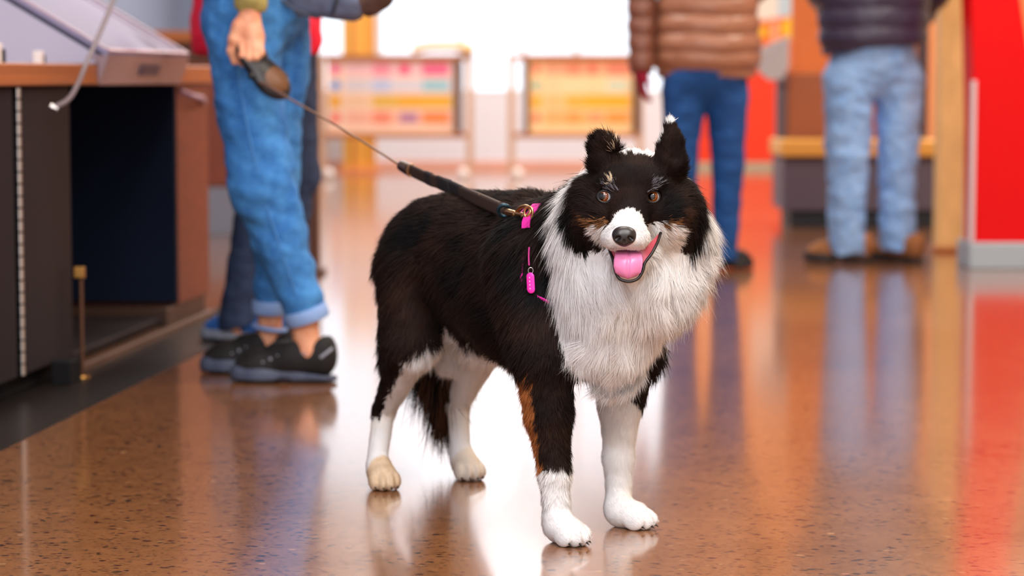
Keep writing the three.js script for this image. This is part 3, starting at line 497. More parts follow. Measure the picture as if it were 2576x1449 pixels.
// ---- the dog's owner: pale blue jeans, olive sleeve, seen from the side
{
  const P = [-0.6, 0, -6.1], p = thing('person', 'person in bright blue cuffed jeans and black sneakers holding the dog leash', 'person', P);
  const hipN = [-0.6819, 0.8964, -6.06], kneeN = [-0.6199, 0.4938, -6.02], hemN = [-0.5161, 0.1714, -6.04], ankN = [-0.5136, 0.0768, -6.05], hipF = [-0.5981, 0.8997, -6.22], kneeF = [-0.6077, 0.5059, -6.2], hemF = [-0.6238, 0.1742, -6.22], ankF = [-0.6319, 0.0706, -6.24];
  const tr = new Field();
  tr.cap(hipN, kneeN, 0.089, 0.082, 0.03); tr.cap(kneeN, hemN, 0.082, 0.05, 0.03); tr.cap(hipF, kneeF, 0.084, 0.06, 0.02); tr.cap(kneeF, hemF, 0.06, 0.042, 0.02);
  tr.cap([-0.646, 0.9487, -6.1], [-0.647, 1.0684, -6.12], 0.125, 0.12, 0.06, {});
  tr.slice(hemN, sub3(hemN, kneeN), 0.075); tr.slice(hemF, sub3(hemF, kneeF), 0.062); tr.slice([-0.6468, 1.0832, -6.12], [0, 1, 0], 0.3);
  tr.warp = creases(0.009);
  clothed(p, 'trousers', tr, 0.007, denim(rgb(6, 84, 168), rgb(84, 162, 228)), denimMat, 'bright blue jeans with turned up cuffs');
  const cuffMat = std(0x86a8dd, 0.85);
  cuffRing(p, hemN, sub3(kneeN, hemN), 0.051, 0.036, cuffMat); cuffRing(p, hemF, sub3(kneeF, hemF), 0.043, 0.036, cuffMat);
  // seam along the outer side of the near leg
  tube('seam', [[-0.6819, 0.9544, -5.962], [-0.6788, 0.8574, -5.96], [-0.6697, 0.7603, -5.958], [-0.6474, 0.6338, -5.948], [-0.6229, 0.5268, -5.938], [-0.5976, 0.4285, -5.949], [-0.5663, 0.3293, -5.962], [-0.5361, 0.2291, -5.978]].map((q) => sub3(q, P)), 0.0022, std(0x4f8fcf, 0.8), p, 50, 6);
  const bd = new Field();
  bd.cap(lerp3(hemN, kneeN, 0.12), ankN, 0.038, 0.033, 0.01); bd.cap(ankN, [-0.569, 0.0365, -6.05], 0.036, 0.03, 0.02); bd.cap(lerp3(hemF, kneeF, 0.12), ankF, 0.034, 0.031, 0.01); bd.cap(ankF, [-0.6911, 0.0331, -6.25], 0.034, 0.03, 0.02);
  bd.cap(lerp3(hemN, kneeN, 0.1), kneeN, 0.036, 0.055, 0.02); bd.cap(lerp3(hemF, kneeF, 0.1), kneeF, 0.032, 0.045, 0.02); bd.cap(kneeN, hipN, 0.055, 0.075, 0.02); bd.cap(kneeF, hipF, 0.045, 0.07, 0.02);
  const chest = [-0.6292, 1.374, -6.12], neck = [-0.6426, 1.5405, -6.12], head = [-0.6564, 1.6478, -6.12];
  bd.cap([-0.6461, 0.9388, -6.1], chest, 0.11, 0.13, 0.05); bd.cap(chest, neck, 0.11, 0.055, 0.05); bd.cap(neck, head, 0.055, 0.05, 0.03);
  const ho = headOn(bd, head, [-1, 0, 0]);
  const shN = [-0.6246, 1.4134, -5.94], elN = [-0.6037, 1.1435, -5.9], wr = [-0.6324, 0.9251, -5.88], shF = [-0.6523, 1.4524, -6.3], elF = [-0.6817, 1.1828, -6.36], wrF = [-0.8079, 1.25, -6.3];
  bd.cap(shN, elN, 0.048, 0.038, 0.03); bd.cap(elN, wr, 0.036, 0.024, 0.02); bd.cap(shF, elF, 0.048, 0.038, 0.03); bd.cap(elF, wrF, 0.036, 0.026, 0.02); handOn(bd, wrF, [-1, 0.1, 0], [0, 1, 0.2], [0, 0, -1]);
  const whole = bd.surface(0.011, skinTone);
  // the near hand, closed round the grip of the leash case
  const hd = new Field();
  hd.cap([-0.6303, 0.9442, -5.88], [-0.6345, 0.9098, -5.88], 0.0245, 0.0255, 0.015, { sz: 1.25 });
  hd.ell([-0.6401, 0.8715, -5.875], [0.037, 0.046, 0.02], 0.02); hd.ell([-0.6222, 0.858, -5.868], [0.024, 0.032, 0.02], 0.015);
  [[612, 117, 0], [627, 124, 1], [642, 122, 2], [655, 112, 3]].forEach(([px, py, i]) => {
    const A = [[-0.6504, 0.8484, -5.862], [-0.6347, 0.8435, -5.858], [-0.6203, 0.8454, -5.858], [-0.6082, 0.8531, -5.862]][i], Bk = [[-0.6494, 0.8177, -5.85], [-0.6327, 0.812, -5.846], [-0.6174, 0.8148, -5.846], [-0.6053, 0.8244, -5.85]][i], C = [[-0.6501, 0.8007, -5.872], [-0.6336, 0.7949, -5.87], [-0.6181, 0.7987, -5.87], [-0.6067, 0.8093, -5.872]][i], E = [[-0.6526, 0.8085, -5.896], [-0.6363, 0.8027, -5.896], [-0.6208, 0.8056, -5.896], [-0.609, 0.8152, -5.895]][i];
    hd.chain([A, Bk, C, E], [0.0112, 0.0102, 0.0092, 0.0082].map((r) => r * (i === 3 ? 0.86 : 1)), 0.006);
  });
  hd.chain([[-0.6605, 0.8886, -5.87], [-0.6721, 0.8561, -5.868], [-0.6777, 0.8294, -5.872], [-0.6719, 0.8036, -5.878]], [0.0165, 0.0125, 0.0108, 0.0088], 0.01);
  const handGeo = hd.surface(0.0032, skinTone);
  mesh('body', local(mergeGeometries([whole, handGeo]), p), skinMat, p);
  const ja = new Field();
  ja.cap([-0.6411, 1.0481, -6.11], chest, 0.15, 0.16, 0.05); ja.cap(chest, [-0.641, 1.4916, -6.12], 0.15, 0.09, 0.06); ja.cap(shN, elN, 0.066, 0.056, 0.04); ja.cap(elN, [-0.6308, 0.9501, -5.885], 0.056, 0.040, 0.03); ja.cap(shF, elF, 0.066, 0.056, 0.04); ja.cap(elF, wrF, 0.056, 0.042, 0.03);
  ja.slice([-0.6321, 0.9214, -5.885], [0, -1, 0], 0.09); ja.slice(wrF, [-1, 0, 0], 0.1); ja.warp = creases(0.008);
  clothed(p, 'jacket', ja, 0.009, plain(rgb(168, 156, 92), 0.2), clothMat, 'olive green jacket sleeve');
  addHair(p, ho, rgb(70, 45, 30), 0.2);
  tube('anklet', Array.from({ length: 12 }, (_, i) => { const a = i / 12 * 6.2832; return sub3(add3(lerp3(hemF, ankF, 0.52), [Math.cos(a) * 0.0415, -Math.cos(a) * 0.007 - 0.002, Math.sin(a) * 0.0415]), P); }), 0.0062, std(0x7f9fd8, 0.8), p, 40, 8, true);
  const sc = { sole: rgb(68, 78, 102), upper: rgb(13, 13, 17), trim: 0x8d93a3, cell: 0.0045 };
  shoe(p, [[-0.5782, 0.01, -6.06][0], 0, -6.06], Math.PI - 0.06, 1.06, { ...sc, label: 'black sneaker with grey sole' }); shoe(p, [[-0.679, 0.0018, -6.25][0], 0, -6.25], Math.PI - 0.02, 1.06, sc);
}
// grey crossbody bag at the owner's back
{
  const P = [-0.4526, 0.9767, -6.05], b = thing('crossbody_bag', 'blue grey crossbody bag with brown end hanging behind the jeans wearer', 'bag', P);
  const f = new Field();
  f.cap([-0.5204, 1.0085, -6.06], [-0.4037, 1.0144, -6.06], 0.092, 0.102, 0.03, { sz: 1.35 }); f.cap([-0.4037, 1.0144, -6.06], [-0.3789, 1.0183, -6.06], 0.102, 0.1, 0.03, { sz: 1.35 });
  f.warp = creases(0.009);
  const f1 = new Field(), f2 = new Field(); f1.p = f.p; f2.p = f.p; f1.warp = f2.warp = f.warp;
  const cut = [-0.3792, 0.9574, -6.06];
  f1.slice(cut, [1, 0.25, 0], 1); f2.slice(cut, [-1, -0.25, 0], 1);
  clothed(b, 'pouch', f1, 0.007, plain(rgb(108, 122, 152), 0.2), clothMat); clothed(b, 'end_panel', f2, 0.007, plain(rgb(84, 62, 58), 0.25), clothMat, 'dark brown end panel');
  const seamPts = (pxs) => pxs.map((q) => sub3(q, P));
  tube('piping', seamPts([[-0.4217, 1.0125, -5.965], [-0.4273, 0.9741, -5.972], [-0.4366, 0.9407, -5.99], [-0.4458, 0.922, -6.02]]), 0.004, std(0x3a4558, 0.6), b, 24, 8); tube('piping', seamPts([[-0.5686, 0.9556, -6], [-0.5374, 0.9322, -6], [-0.504, 0.9188, -6.01], [-0.4811, 0.9134, -6.03]]), 0.004, std(0x3a4558, 0.6), b, 24, 8);
  tube('strap', seamPts([[-0.5887, 1.0152, -6.03], [-0.6088, 1.1466, -5.95], [-0.6241, 1.3553, -5.93], [-0.6258, 1.4882, -6.05], [-0.5789, 1.4502, -6.28], [-0.4322, 1.1825, -6.2], [-0.3663, 1.0477, -6.1]]), 0.012, std(0x44506a, 0.7), b, 60, 8);
}
// ---- visitor behind the owner: red coat, navy trousers, blue shoe
{
  const P = [-0.72, 0, -7.0], p = thing('person', 'person in red coat and dark navy trousers half hidden behind the blue jeans', 'person', P);
  const a1 = [-0.7718, 0.9065, -6.98], a2 = [-0.7268, 0.4497, -6.98], a3 = [-0.7951, 0.0424, -6.99], b1 = [-0.6573, 0.9088, -7.1], b2 = [-0.6258, 0.4793, -7.1], b3 = [-0.692, 0.0549, -7.12];
  const tr = new Field();
  tr.cap(a1, a2, 0.085, 0.062, 0.03); tr.cap(a2, a3, 0.062, 0.062, 0.03); tr.cap(b1, b2, 0.085, 0.058, 0.03); tr.cap(b2, b3, 0.055, 0.05, 0.03); tr.cap([-0.7218, 0.9417, -7.03], [-0.7263, 1.0786, -7.03], 0.12, 0.12, 0.05);
  tr.slice(a3, [0.35, -1, 0], 0.09); tr.slice(b3, [0, -1, 0], 0.075); tr.warp = creases(0.006);
  clothed(p, 'trousers', tr, 0.008, denim(rgb(26, 38, 62), rgb(52, 72, 112)), denimMat, 'dark navy trousers');
  const bd = new Field(), chest = [-0.7294, 1.3622, -7.03], neck = [-0.7332, 1.5652, -7.03], head = [-0.7493, 1.6775, -7.03];
  bd.cap([-0.7273, 0.9646, -7.03], chest, 0.11, 0.12, 0.05); bd.cap(chest, neck, 0.1, 0.05, 0.05); bd.cap(neck, head, 0.052, 0.05, 0.03); bd.cap(a1, a2, 0.07, 0.05, 0.02); bd.cap(a2, add3(a3, [0, -0.0, 0]), 0.05, 0.034, 0.02); bd.cap(b1, b2, 0.07, 0.048, 0.02); bd.cap(b2, b3, 0.048, 0.034, 0.02);
  const ho = headOn(bd, head, [-0.9, 0, -0.43]);
  const sh = [[-0.7714, 1.4178, -6.9], [-0.6996, 1.4459, -7.2]], el = [[-0.8137, 1.1426, -6.95], [-0.6687, 1.157, -7.22]], wr = [[-0.9076, 1.0587, -7.1], [-0.7737, 1.1387, -7.32]];
  for (const i of [0, 1]) { bd.cap(sh[i], el[i], 0.045, 0.036, 0.03); bd.cap(el[i], wr[i], 0.034, 0.024, 0.02); handOn(bd, wr[i], [-0.9, -0.1, -0.42], [0, 1, 0], [0.42, 0, -0.9]); }
  mesh('body', local(bd.surface(0.012, skinTone), p), skinMat, p);
  const ja = new Field();
  ja.cap([-0.7386, 0.8955, -7], chest, 0.19, 0.15, 0.05, { sz: 1.3 }); ja.cap(chest, [-0.7338, 1.5033, -7.03], 0.15, 0.09, 0.06); for (const i of [0, 1]) { ja.cap(sh[i], el[i], 0.064, 0.054, 0.04); ja.cap(el[i], lerp3(el[i], wr[i], 0.9), 0.054, 0.042, 0.03); }
  ja.slice([-0.7401, 0.8296, -7.03], [0, -1, 0], 0.3); ja.warp = creases(0.007);
  clothed(p, 'coat', ja, 0.01, plain(rgb(240, 14, 58), 0.12), clothMat, 'bright red coat'); addHair(p, ho, rgb(120, 84, 50), 0.12);
  const sc = { sole: rgb(128, 138, 158), upper: rgb(24, 84, 160), cell: 0.006 };
  shoe(p, [[-0.7828, -0.0052, -7][0], 0, -7.0], Math.PI - 0.1, 1.0, { ...sc, label: 'blue shoe with grey sole' }); shoe(p, [[-0.7297, -0.0229, -7.16][0], 0, -7.16], Math.PI - 0.1, 1.0, sc);
}
// quilted jacket on a torso: rows of padding between stitched lines
const quilt = (pitch, amp, crease) => { const cr = creases(crease); return (x, y, z) => cr(x, y, z) - amp * Math.pow(Math.abs(Math.sin(Math.PI * (y + 0.05 * noise(x * 4, 2, z * 4) * 0.3) / pitch)), 0.6); };
// ---- woman in brown padded coat, seen from behind
{
  const P = [0.76, 0, -9.55], p = thing('person', 'person in brown quilted coat and dark blue jeans seen from behind', 'person', P);
  const L = [[0.6762, 0.731, -9.55], [0.6644, 0.3797, -9.53], [0.6801, 0.0363, -9.5]], R = [[0.8448, 0.7309, -9.58], [0.855, 0.3942, -9.56], [0.842, 0.038, -9.56]];
  const tr = new Field();
  for (const q of [L, R]) { tr.cap(q[0], q[1], 0.09, 0.063, 0.012); tr.cap(q[1], q[2], 0.063, 0.049, 0.012); tr.slice(q[2], [0, -1, 0], 0.08); }
  tr.cap([0.7579, 0.8012, -9.56], [0.7567, 0.9725, -9.56], 0.14, 0.14, 0.05, { sz: 1.15 }); tr.warp = creases(0.006);
  clothed(p, 'trousers', tr, 0.009, denim(rgb(4, 54, 118), rgb(18, 88, 160)), denimMat, 'dark blue jeans');
  const bd = new Field(), chest = [0.7605, 1.33, -9.58], neck = [0.7591, 1.5308, -9.58], head = [0.7599, 1.6435, -9.6];
  bd.cap([0.7571, 0.9102, -9.56], chest, 0.12, 0.13, 0.05); bd.cap(chest, neck, 0.11, 0.05, 0.05); bd.cap(neck, head, 0.05, 0.05, 0.03); for (const q of [L, R]) { bd.cap(q[0], q[1], 0.07, 0.05, 0.02); bd.cap(q[1], add3(q[2], [0, 0.03, 0]), 0.05, 0.03, 0.02); }
  const ho = headOn(bd, head, [0.1, 0, -0.995], 0.95);
  const sh = [[0.5929, 1.4228, -9.58], [0.9256, 1.4241, -9.6]], el = [[0.5084, 1.1273, -9.55], [1.0139, 1.1664, -9.75]], wr = [[0.5058, 0.7855, -9.5], [0.9274, 1.0446, -9.92]];
  for (const i of [0, 1]) { bd.cap(sh[i], el[i], 0.045, 0.036, 0.03); bd.cap(el[i], wr[i], 0.034, 0.024, 0.02); }
  mesh('body', local(bd.surface(0.012, skinTone), p), skinMat, p);
  const ja = new Field();
  ja.cap([0.7652, 0.8793, -9.58], [0.7664, 1.1595, -9.58], 0.208, 0.178, 0.05, { sz: 1.4 }); ja.cap([0.7664, 1.1595, -9.58], [0.7617, 1.3764, -9.58], 0.178, 0.16, 0.05, { sz: 1.3 }); ja.cap([0.7617, 1.3764, -9.58], [0.7608, 1.5077, -9.58], 0.15, 0.075, 0.06);
  ja.slice([0.7659, 0.7763, -9.58], [0.0, -1, 0], 0.3); ja.warp = quilt(0.072, 0.016, 0.004);
  clothed(p, 'coat', ja, 0.008, plain(rgb(158, 108, 84), 0.12), nylonMat, 'brown quilted coat');
  for (const i of [0, 1]) { const sl = new Field(); sl.cap(sh[i], el[i], 0.066, 0.052, 0.04); sl.cap(el[i], wr[i], 0.052, 0.044, 0.03); sl.slice(wr[i], sub3(wr[i], el[i]), 0.1); sl.warp = quilt(0.066, 0.009, 0.003); clothed(p, 'sleeve', sl, 0.008, plain(rgb(118, 70, 54), 0.12), nylonMat); }
  wr.forEach((w, i) => { const gl = new Field(), dn = nrm3(add3(sub3(w, el[i]), [0.03, 0, 0])); gl.cap(add3(w, mul3(dn, -0.02)), add3(w, mul3(dn, 0.02)), 0.034, 0.03, 0.01); handOn(gl, w, dn, [-0.9, 0, 0.4], [0.4, 0, 0.9], 0.72); clothed(p, 'glove', gl, 0.005, plain(rgb(150, 8, 52), 0.15), clothMat, 'dark red glove'); });
  addHair(p, ho, rgb(150, 140, 130), 0.08);
  const sc = { sole: rgb(24, 22, 26), upper: rgb(18, 17, 21), cell: 0.006 };
  shoe(p, [[0.8553, 0.0095, -9.6][0], 0, -9.6], 0.5, 1.0, { ...sc, label: 'black shoe' }); shoe(p, [[0.6735, 0.0127, -9.56][0], 0, -9.56], 2.0, 0.98, sc);
}
// ---- man in navy padded jacket and pale jeans, seen from behind
{
  const P = [1.5, 0, -9.98], p = thing('person', 'person in navy quilted jacket and pale blue jeans seen from behind', 'person', P);
  const L = [[1.3836, 0.7456, -9.98], [1.3815, 0.4276, -9.96], [1.3832, 0.0345, -9.95]], R = [[1.5994, 0.7455, -10.02], [1.5941, 0.4262, -10], [1.5977, 0.0506, -10]];
  const tr = new Field();
  tr.cap(L[0], L[1], 0.105, 0.088, 0.012); tr.cap(L[1], L[2], 0.088, 0.072, 0.012); tr.cap(R[0], R[1], 0.103, 0.08, 0.012); tr.cap(R[1], R[2], 0.08, 0.072, 0.012);
  tr.slice(L[2], [0, -1, 0], 0.1); tr.slice(R[2], [0, -1, 0], 0.1); tr.cap([1.4901, 0.8352, -10], [1.4878, 1.0143, -10], 0.165, 0.17, 0.05, { sz: 1.25 }); tr.warp = creases(0.010);
  clothed(p, 'trousers', tr, 0.009, denim(rgb(108, 162, 230), rgb(166, 202, 244)), denimMat, 'pale blue loose jeans');
  const bd = new Field(), chest = [1.4926, 1.5159, -10], neck = [1.4897, 1.7329, -10], head = [1.4881, 1.8531, -10];
  bd.cap([1.4886, 0.9493, -10], chest, 0.14, 0.15, 0.05); bd.cap(chest, neck, 0.13, 0.06, 0.05); bd.cap(neck, head, 0.058, 0.055, 0.03); for (const q of [L, R]) { bd.cap(q[0], q[1], 0.08, 0.055, 0.02); bd.cap(q[1], add3(q[2], [0, 0.03, 0]), 0.055, 0.032, 0.02); }
  const ho = headOn(bd, head, [-0.25, 0, -0.968], 1.03);
  const sh = [[1.2963, 1.5963, -10], [1.6867, 1.5963, -10]], el = [[1.2381, 1.1919, -9.98], [1.7989, 1.2099, -10.02]], wr = [[1.3405, 1.0182, -10.16], [1.7173, 1.0352, -10.18]];
  for (const i of [0, 1]) { bd.cap(sh[i], el[i], 0.052, 0.042, 0.03); bd.cap(el[i], wr[i], 0.04, 0.028, 0.02); handOn(bd, wr[i], nrm3([i ? -0.5 : 0.5, -0.4, -0.75]), nrm3([0, 0.8, -0.5]), [i ? 0.8 : -0.8, 0, -0.5]); }
  mesh('body', local(bd.surface(0.012, skinTone), p), skinMat, p);
  const ja = new Field();
  ja.cap([1.4886, 0.9493, -10], [1.4958, 1.2737, -10], 0.218, 0.215, 0.05, { sz: 1.4 }); ja.cap([1.4958, 1.2737, -10], chest, 0.215, 0.2, 0.05, { sz: 1.35 }); ja.cap(chest, [1.4901, 1.7008, -10], 0.18, 0.09, 0.06);
  for (const i of [0, 1]) { ja.cap(sh[i], el[i], 0.078, 0.066, 0.04); ja.cap(el[i], wr[i], 0.066, 0.05, 0.03); }
  ja.slice([1.4894, 0.8874, -10], [0.1, -1, 0], 0.32); ja.warp = quilt(0.08, 0.013, 0.004);
  clothed(p, 'jacket', ja, 0.009, plain(rgb(50, 46, 74), 0.15), nylonMat, 'navy quilted jacket'); addHair(p, ho, rgb(90, 84, 80), 0.02);
  const sc = { sole: rgb(40, 32, 30), upper: rgb(150, 98, 56), cell: 0.006 };
  shoe(p, [[1.3498, 0.0058, -9.98][0], 0, -9.98], 3.0, 1.12, { ...sc, label: 'tan brown shoe' }); shoe(p, [[1.5899, 0.0028, -10.02][0], 0, -10.02], 2.35, 1.12, sc);
}

// ---------------------------------------------------------------- the dog
const DOG = { c: [-0.006, 0, -4.26], F: [0.52, 0, 0.854], R: [-0.854, 0, 0.52] };
const D = (f, u, r) => [DOG.c[0] + f * DOG.F[0] + r * DOG.R[0], u, DOG.c[2] + f * DOG.F[2] + r * DOG.R[2]];
const toDog = (p) => { const x = p[0] - DOG.c[0], z = p[2] - DOG.c[2]; return [x * DOG.F[0] + z * DOG.F[2], p[1], x * DOG.R[0] + z * DOG.R[2]]; };
const DV = (f, u, r) => nrm3([f * DOG.F[0] + r * DOG.R[0], u, f * DOG.F[2] + r * DOG.R[2]]);
const dogAxes = [DOG.F, [0, 1, 0], DOG.R];
const COAT = { black: rgb(11, 10, 12), brown: rgb(52, 32, 23), tail: rgb(86, 56, 38), white: rgb(247, 247, 247), cream: rgb(236, 214, 184), tan: rgb(168, 104, 56), grey: rgb(120, 120, 128), facetan: rgb(150, 104, 66), dark: rgb(10, 9, 10) };
const black = (p) => {
  const n = noise(p[0] * 9, p[1] * 9, p[2] * 9) * 0.6 + noise(p[0] * 26, p[1] * 18, p[2] * 26) * 0.5;
  return lerp3(COAT.black, COAT.brown, clamp(0.3 + n * 0.95, 0, 1));
};
const white = (p) => { const n = noise(p[0] * 14, p[1] * 14, p[2] * 14); return lerp3(COAT.white, COAT.cream, clamp(n * 0.4, 0, 0.35)); };
const dogField = new Field();
{
  const d = dogField;
  const back = DV(-1, -0.32, 0), down = [0, -1, 0];
  const B = (len, flow, more = {}) => ({ len, flow, col: black, lift: 0.24, ...more });
  const Wt = (len, flow, more = {}) => ({ len, flow, col: white, lift: 0.3, ...more });
  // trunk
  d.ell(D(0.13, 0.405, 0), [0.20, 0.128, 0.098], 0.05, B(0.034, back), dogAxes);
  d.cap(D(0.10, 0.452, 0), D(-0.22, 0.458, 0), 0.082, 0.082, 0.05, B(0.032, back));
  d.cap(D(-0.19, 0.502, -0.032), D(0.02, 0.506, -0.038), 0.055, 0.06, 0.04, B(0.026, back));
  d.cap(D(0.05, 0.375, 0), D(-0.18, 0.40, 0), 0.092, 0.07, 0.05, B(0.036, DV(-1, -0.6, 0)));
  d.ell(D(-0.262, 0.437, 0), [0.108, 0.1, 0.09], 0.04, B(0.034, DV(-0.8, -0.6, 0)), dogAxes);
  // belly: pale and feathery between the hind legs
  d.cap(D(-0.10, 0.318, 0.0), D(-0.2, 0.345, 0.0), 0.03, 0.034, 0.04, Wt(0.03, DV(-0.4, -1, 0)));
  d.cap(D(0.10, 0.29, 0.0), D(-0.08, 0.315, 0.0), 0.03, 0.03, 0.04, Wt(0.034, DV(-0.4, -1, 0)));
  // hind legs
  for (const s of [1, -1]) {
    const stifle = D(-0.215, 0.275, s * 0.078), hock = s > 0 ? D(-0.36, 0.138, 0.058) : D(-0.365, 0.138, -0.108), ankle = s > 0 ? D(-0.335, 0.04, 0.088) : D(-0.345, 0.04, -0.100);
    const outer = (q, p) => { // dark outer thigh: the edge of the marking runs obliquely from the hock up to the flank
      const l = 0.52 * q[0] - 0.854 * q[2] - 0.006 + noise(p[0] * 70, p[1] * 70, p[2] * 70) * 0.008, u = q[1];
      return u > 0.128 && l < (u < 0.206 ? mix(-0.245, -0.222, (u - 0.13) / 0.076) : u < 0.254 ? mix(-0.222, -0.195, (u - 0.206) / 0.048) : u < 0.29 ? mix(-0.195, -0.153, (u - 0.254) / 0.036) : 1);
    };
    const legCol = (p) => { const q = toDog(p); return (s > 0 && q[2] > 0.045 && outer(q, p)) || (q[0] < -0.35 && q[1] > 0.15) ? black(p) : white(p); };
    d.cap(D(-0.25, 0.42, s * 0.048), D(-0.22, 0.29, s * 0.074), 0.068, 0.046, 0.03, B(0.034, DV(-0.5, -1, 0), { col: (p) => { const q = toDog(p); return (q[2] * s < 0.035 && q[1] < 0.36) || !outer(q, p) ? white(p) : black(p); } }));
    d.cap(D(-0.283, 0.40, s * 0.046), D(-0.305, 0.25, s * 0.06), 0.052, 0.032, 0.03, B(0.03, DV(-0.35, -1, 0), { col: (p) => { const q = toDog(p); return (q[2] * s < 0.04 && q[1] < 0.34) || !outer(q, p) ? white(p) : black(p); } }));
    d.cap(stifle, hock, 0.038, 0.0185, 0.03, B(0.014, DV(-0.4, -1, 0), { col: legCol, lift: 0.15 }));
    d.cap(hock, ankle, 0.0205, 0.0185, 0.012, Wt(0.008, down, { lift: 0.1, col: legCol }));
  }
  // fore legs
  const rfCol = (p) => { const q = toDog(p); return q[1] < 0.128 + noise(p[0] * 60, 3, p[2] * 60) * 0.012 ? white(p) : 0.854 * (q[2] - 0.09) - 0.52 * (q[0] - 0.262 - (0.31 - q[1]) * 0.15) > 0.026 - (0.3 - q[1]) * 0.05 + noise(p[0] * 150, p[1] * 60, p[2] * 150) * 0.006 && q[1] < 0.29 ? COAT.tan : black(p); };
  d.cap(D(0.19, 0.455, 0.058), D(0.262, 0.31, 0.088), 0.082, 0.056, 0.04, B(0.036, DV(-0.5, -1, 0)));
  d.chain([D(0.262, 0.31, 0.09), D(0.276, 0.21, 0.09), D(0.295, 0.115, 0.09), D(0.302, 0.045, 0.09)], [0.052, 0.036, 0.0235, 0.022], 0.015, { len: 0.015, flow: DV(-0.25, -1, 0), col: rfCol, lift: 0.24 });
  const lfCol = (p) => { const q = toDog(p); return q[1] > 0.222 + (q[2] + 0.09) * 0.9 ? black(p) : white(p); };
  d.cap(D(0.19, 0.45, -0.07), D(0.23, 0.30, -0.1), 0.08, 0.06, 0.04, B(0.036, DV(-0.5, -1, 0)));
  d.chain([D(0.224, 0.31, -0.088), D(0.226, 0.21, -0.087), D(0.224, 0.115, -0.085), D(0.228, 0.045, -0.083)], [0.052, 0.036, 0.0245, 0.022], 0.015, { len: 0.010, flow: DV(-0.1, -1, 0), col: lfCol, lift: 0.14 });
  d.cap(D(0.212, 0.34, -0.115), D(0.225, 0.245, -0.103), 0.042, 0.032, 0.02, B(0.03, DV(-0.3, -1, 0)));
  // neck, ruff and chest
  const nape = [0.1953, 0.5703, -3.93];
  d.cap(D(0.19, 0.465, 0), nape, 0.098, 0.07, 0.05, Wt(0.046, DV(-0.5, -0.8, 0), { lift: 0.25, col: (p) => { const q = toDog(p); return q[0] < 0.322 + (0.45 - q[1]) * 0.2 ? black(p) : white(p); } }));
  d.ell(D(0.335, 0.388, 0.01), [0.074, 0.106, 0.072], 0.05, Wt(0.042, DV(0.2, -1, -0.1), { lift: 0.24 }), dogAxes);
  d.cap([0.2004, 0.5302, -3.95], [0.1992, 0.4523, -3.945], 0.088, 0.092, 0.05, Wt(0.046, [0.1, -1, 0.15], { lift: 0.26 }));
  d.cap([0.1382, 0.5136, -3.955], [0.1515, 0.4285, -3.955], 0.05, 0.048, 0.05, Wt(0.05, [-0.28, -0.95, 0], { lift: 0.36 }));
  d.cap([0.2623, 0.51, -3.96], [0.2503, 0.4424, -3.97], 0.054, 0.052, 0.05, Wt(0.05, [0.3, -0.95, 0], { lift: 0.34 }));
  d.cap([0.1686, 0.3388, -3.965], [0.1724, 0.2947, -3.975], 0.046, 0.026, 0.05, Wt(0.044, [0, -1, 0.1], { lift: 0.26 }));
  // tail hanging between the hind legs, swung to the dog's left
  d.cap(D(-0.345, 0.47, -0.02), D(-0.41, 0.37, -0.055), 0.03, 0.022, 0.02, B(0.03, DV(-0.5, -1, -0.2)));
  d.chain([D(-0.41, 0.37, -0.06), D(-0.42, 0.25, -0.09), D(-0.41, 0.17, -0.1)], [0.022, 0.02, 0.01], 0.02, { len: 0.12, flow: [0.0, -1, 0], col: (p) => (noise(p[0] * 60, p[1] * 3, p[2] * 60) > 0.12 ? COAT.tail : black(p)), lift: 0.28, calm: 0.2 });
  // paws
  const paw = (c, dir, col) => {
    const side = [-dir[2], 0, dir[0]], A = [dir, [0, 1, 0], side], o = (f, u, r) => [c[0] + dir[0] * f + side[0] * r, u, c[2] + dir[2] * f + side[2] * r], t = { len: 0.006, flow: nrm3([dir[0], -0.4, dir[2]]), col, lift: 0.1 };
    d.ell(o(0, 0.024, 0), [0.036, 0.024, 0.027], 0.012, t, A);
    d.ell(o(-0.022, 0.03, 0), [0.026, 0.03, 0.022], 0.012, t, A);
    for (const [r, f] of [[-0.021, 0.018], [-0.0075, 0.029], [0.0075, 0.029], [0.021, 0.018]]) d.ell(o(f, 0.0165, r), [0.02, 0.0165, 0.0092], 0.006, { ...t, claw: o(f + 0.0165, 0.0085, r), dir }, A);
  };
  paw(D(0.326, 0, 0.088), nrm3([0.62, 0, 0.78]), white);
  paw(D(0.262, 0, -0.083), nrm3([0.86, 0, 0.5]), white);
  paw(D(-0.306, 0, 0.09), nrm3([0.25, 0, 0.97]), (p) => COAT.cream);
  paw(D(-0.318, 0, -0.1), nrm3([0.3, 0, 0.95]), (p) => lerp3(COAT.white, COAT.cream, 0.5));
  // head
  const muzzleTip = [0.1785, 0.5346, -3.775], away = (p) => nrm3(sub3(p, muzzleTip));
  const H = (len, more = {}) => ({ len, flow: away, col: 'face', lift: 0.16, head: 1, ...more });
  d.ell([0.1935, 0.581, -3.895], [0.058, 0.052, 0.072], 0.03, H(0.015));
  d.ell([0.1634, 0.5978, -3.85], [0.024, 0.02, 0.024], 0.02, H(0.012)); d.ell([0.2153, 0.5978, -3.85], [0.024, 0.02, 0.024], 0.02, H(0.012));
  d.ell([0.1402, 0.5446, -3.87], [0.03, 0.036, 0.042], 0.03, H(0.017, { lift: 0.16 })); d.ell([0.2486, 0.5446, -3.87], [0.032, 0.036, 0.042], 0.03, H(0.017, { lift: 0.16 }));
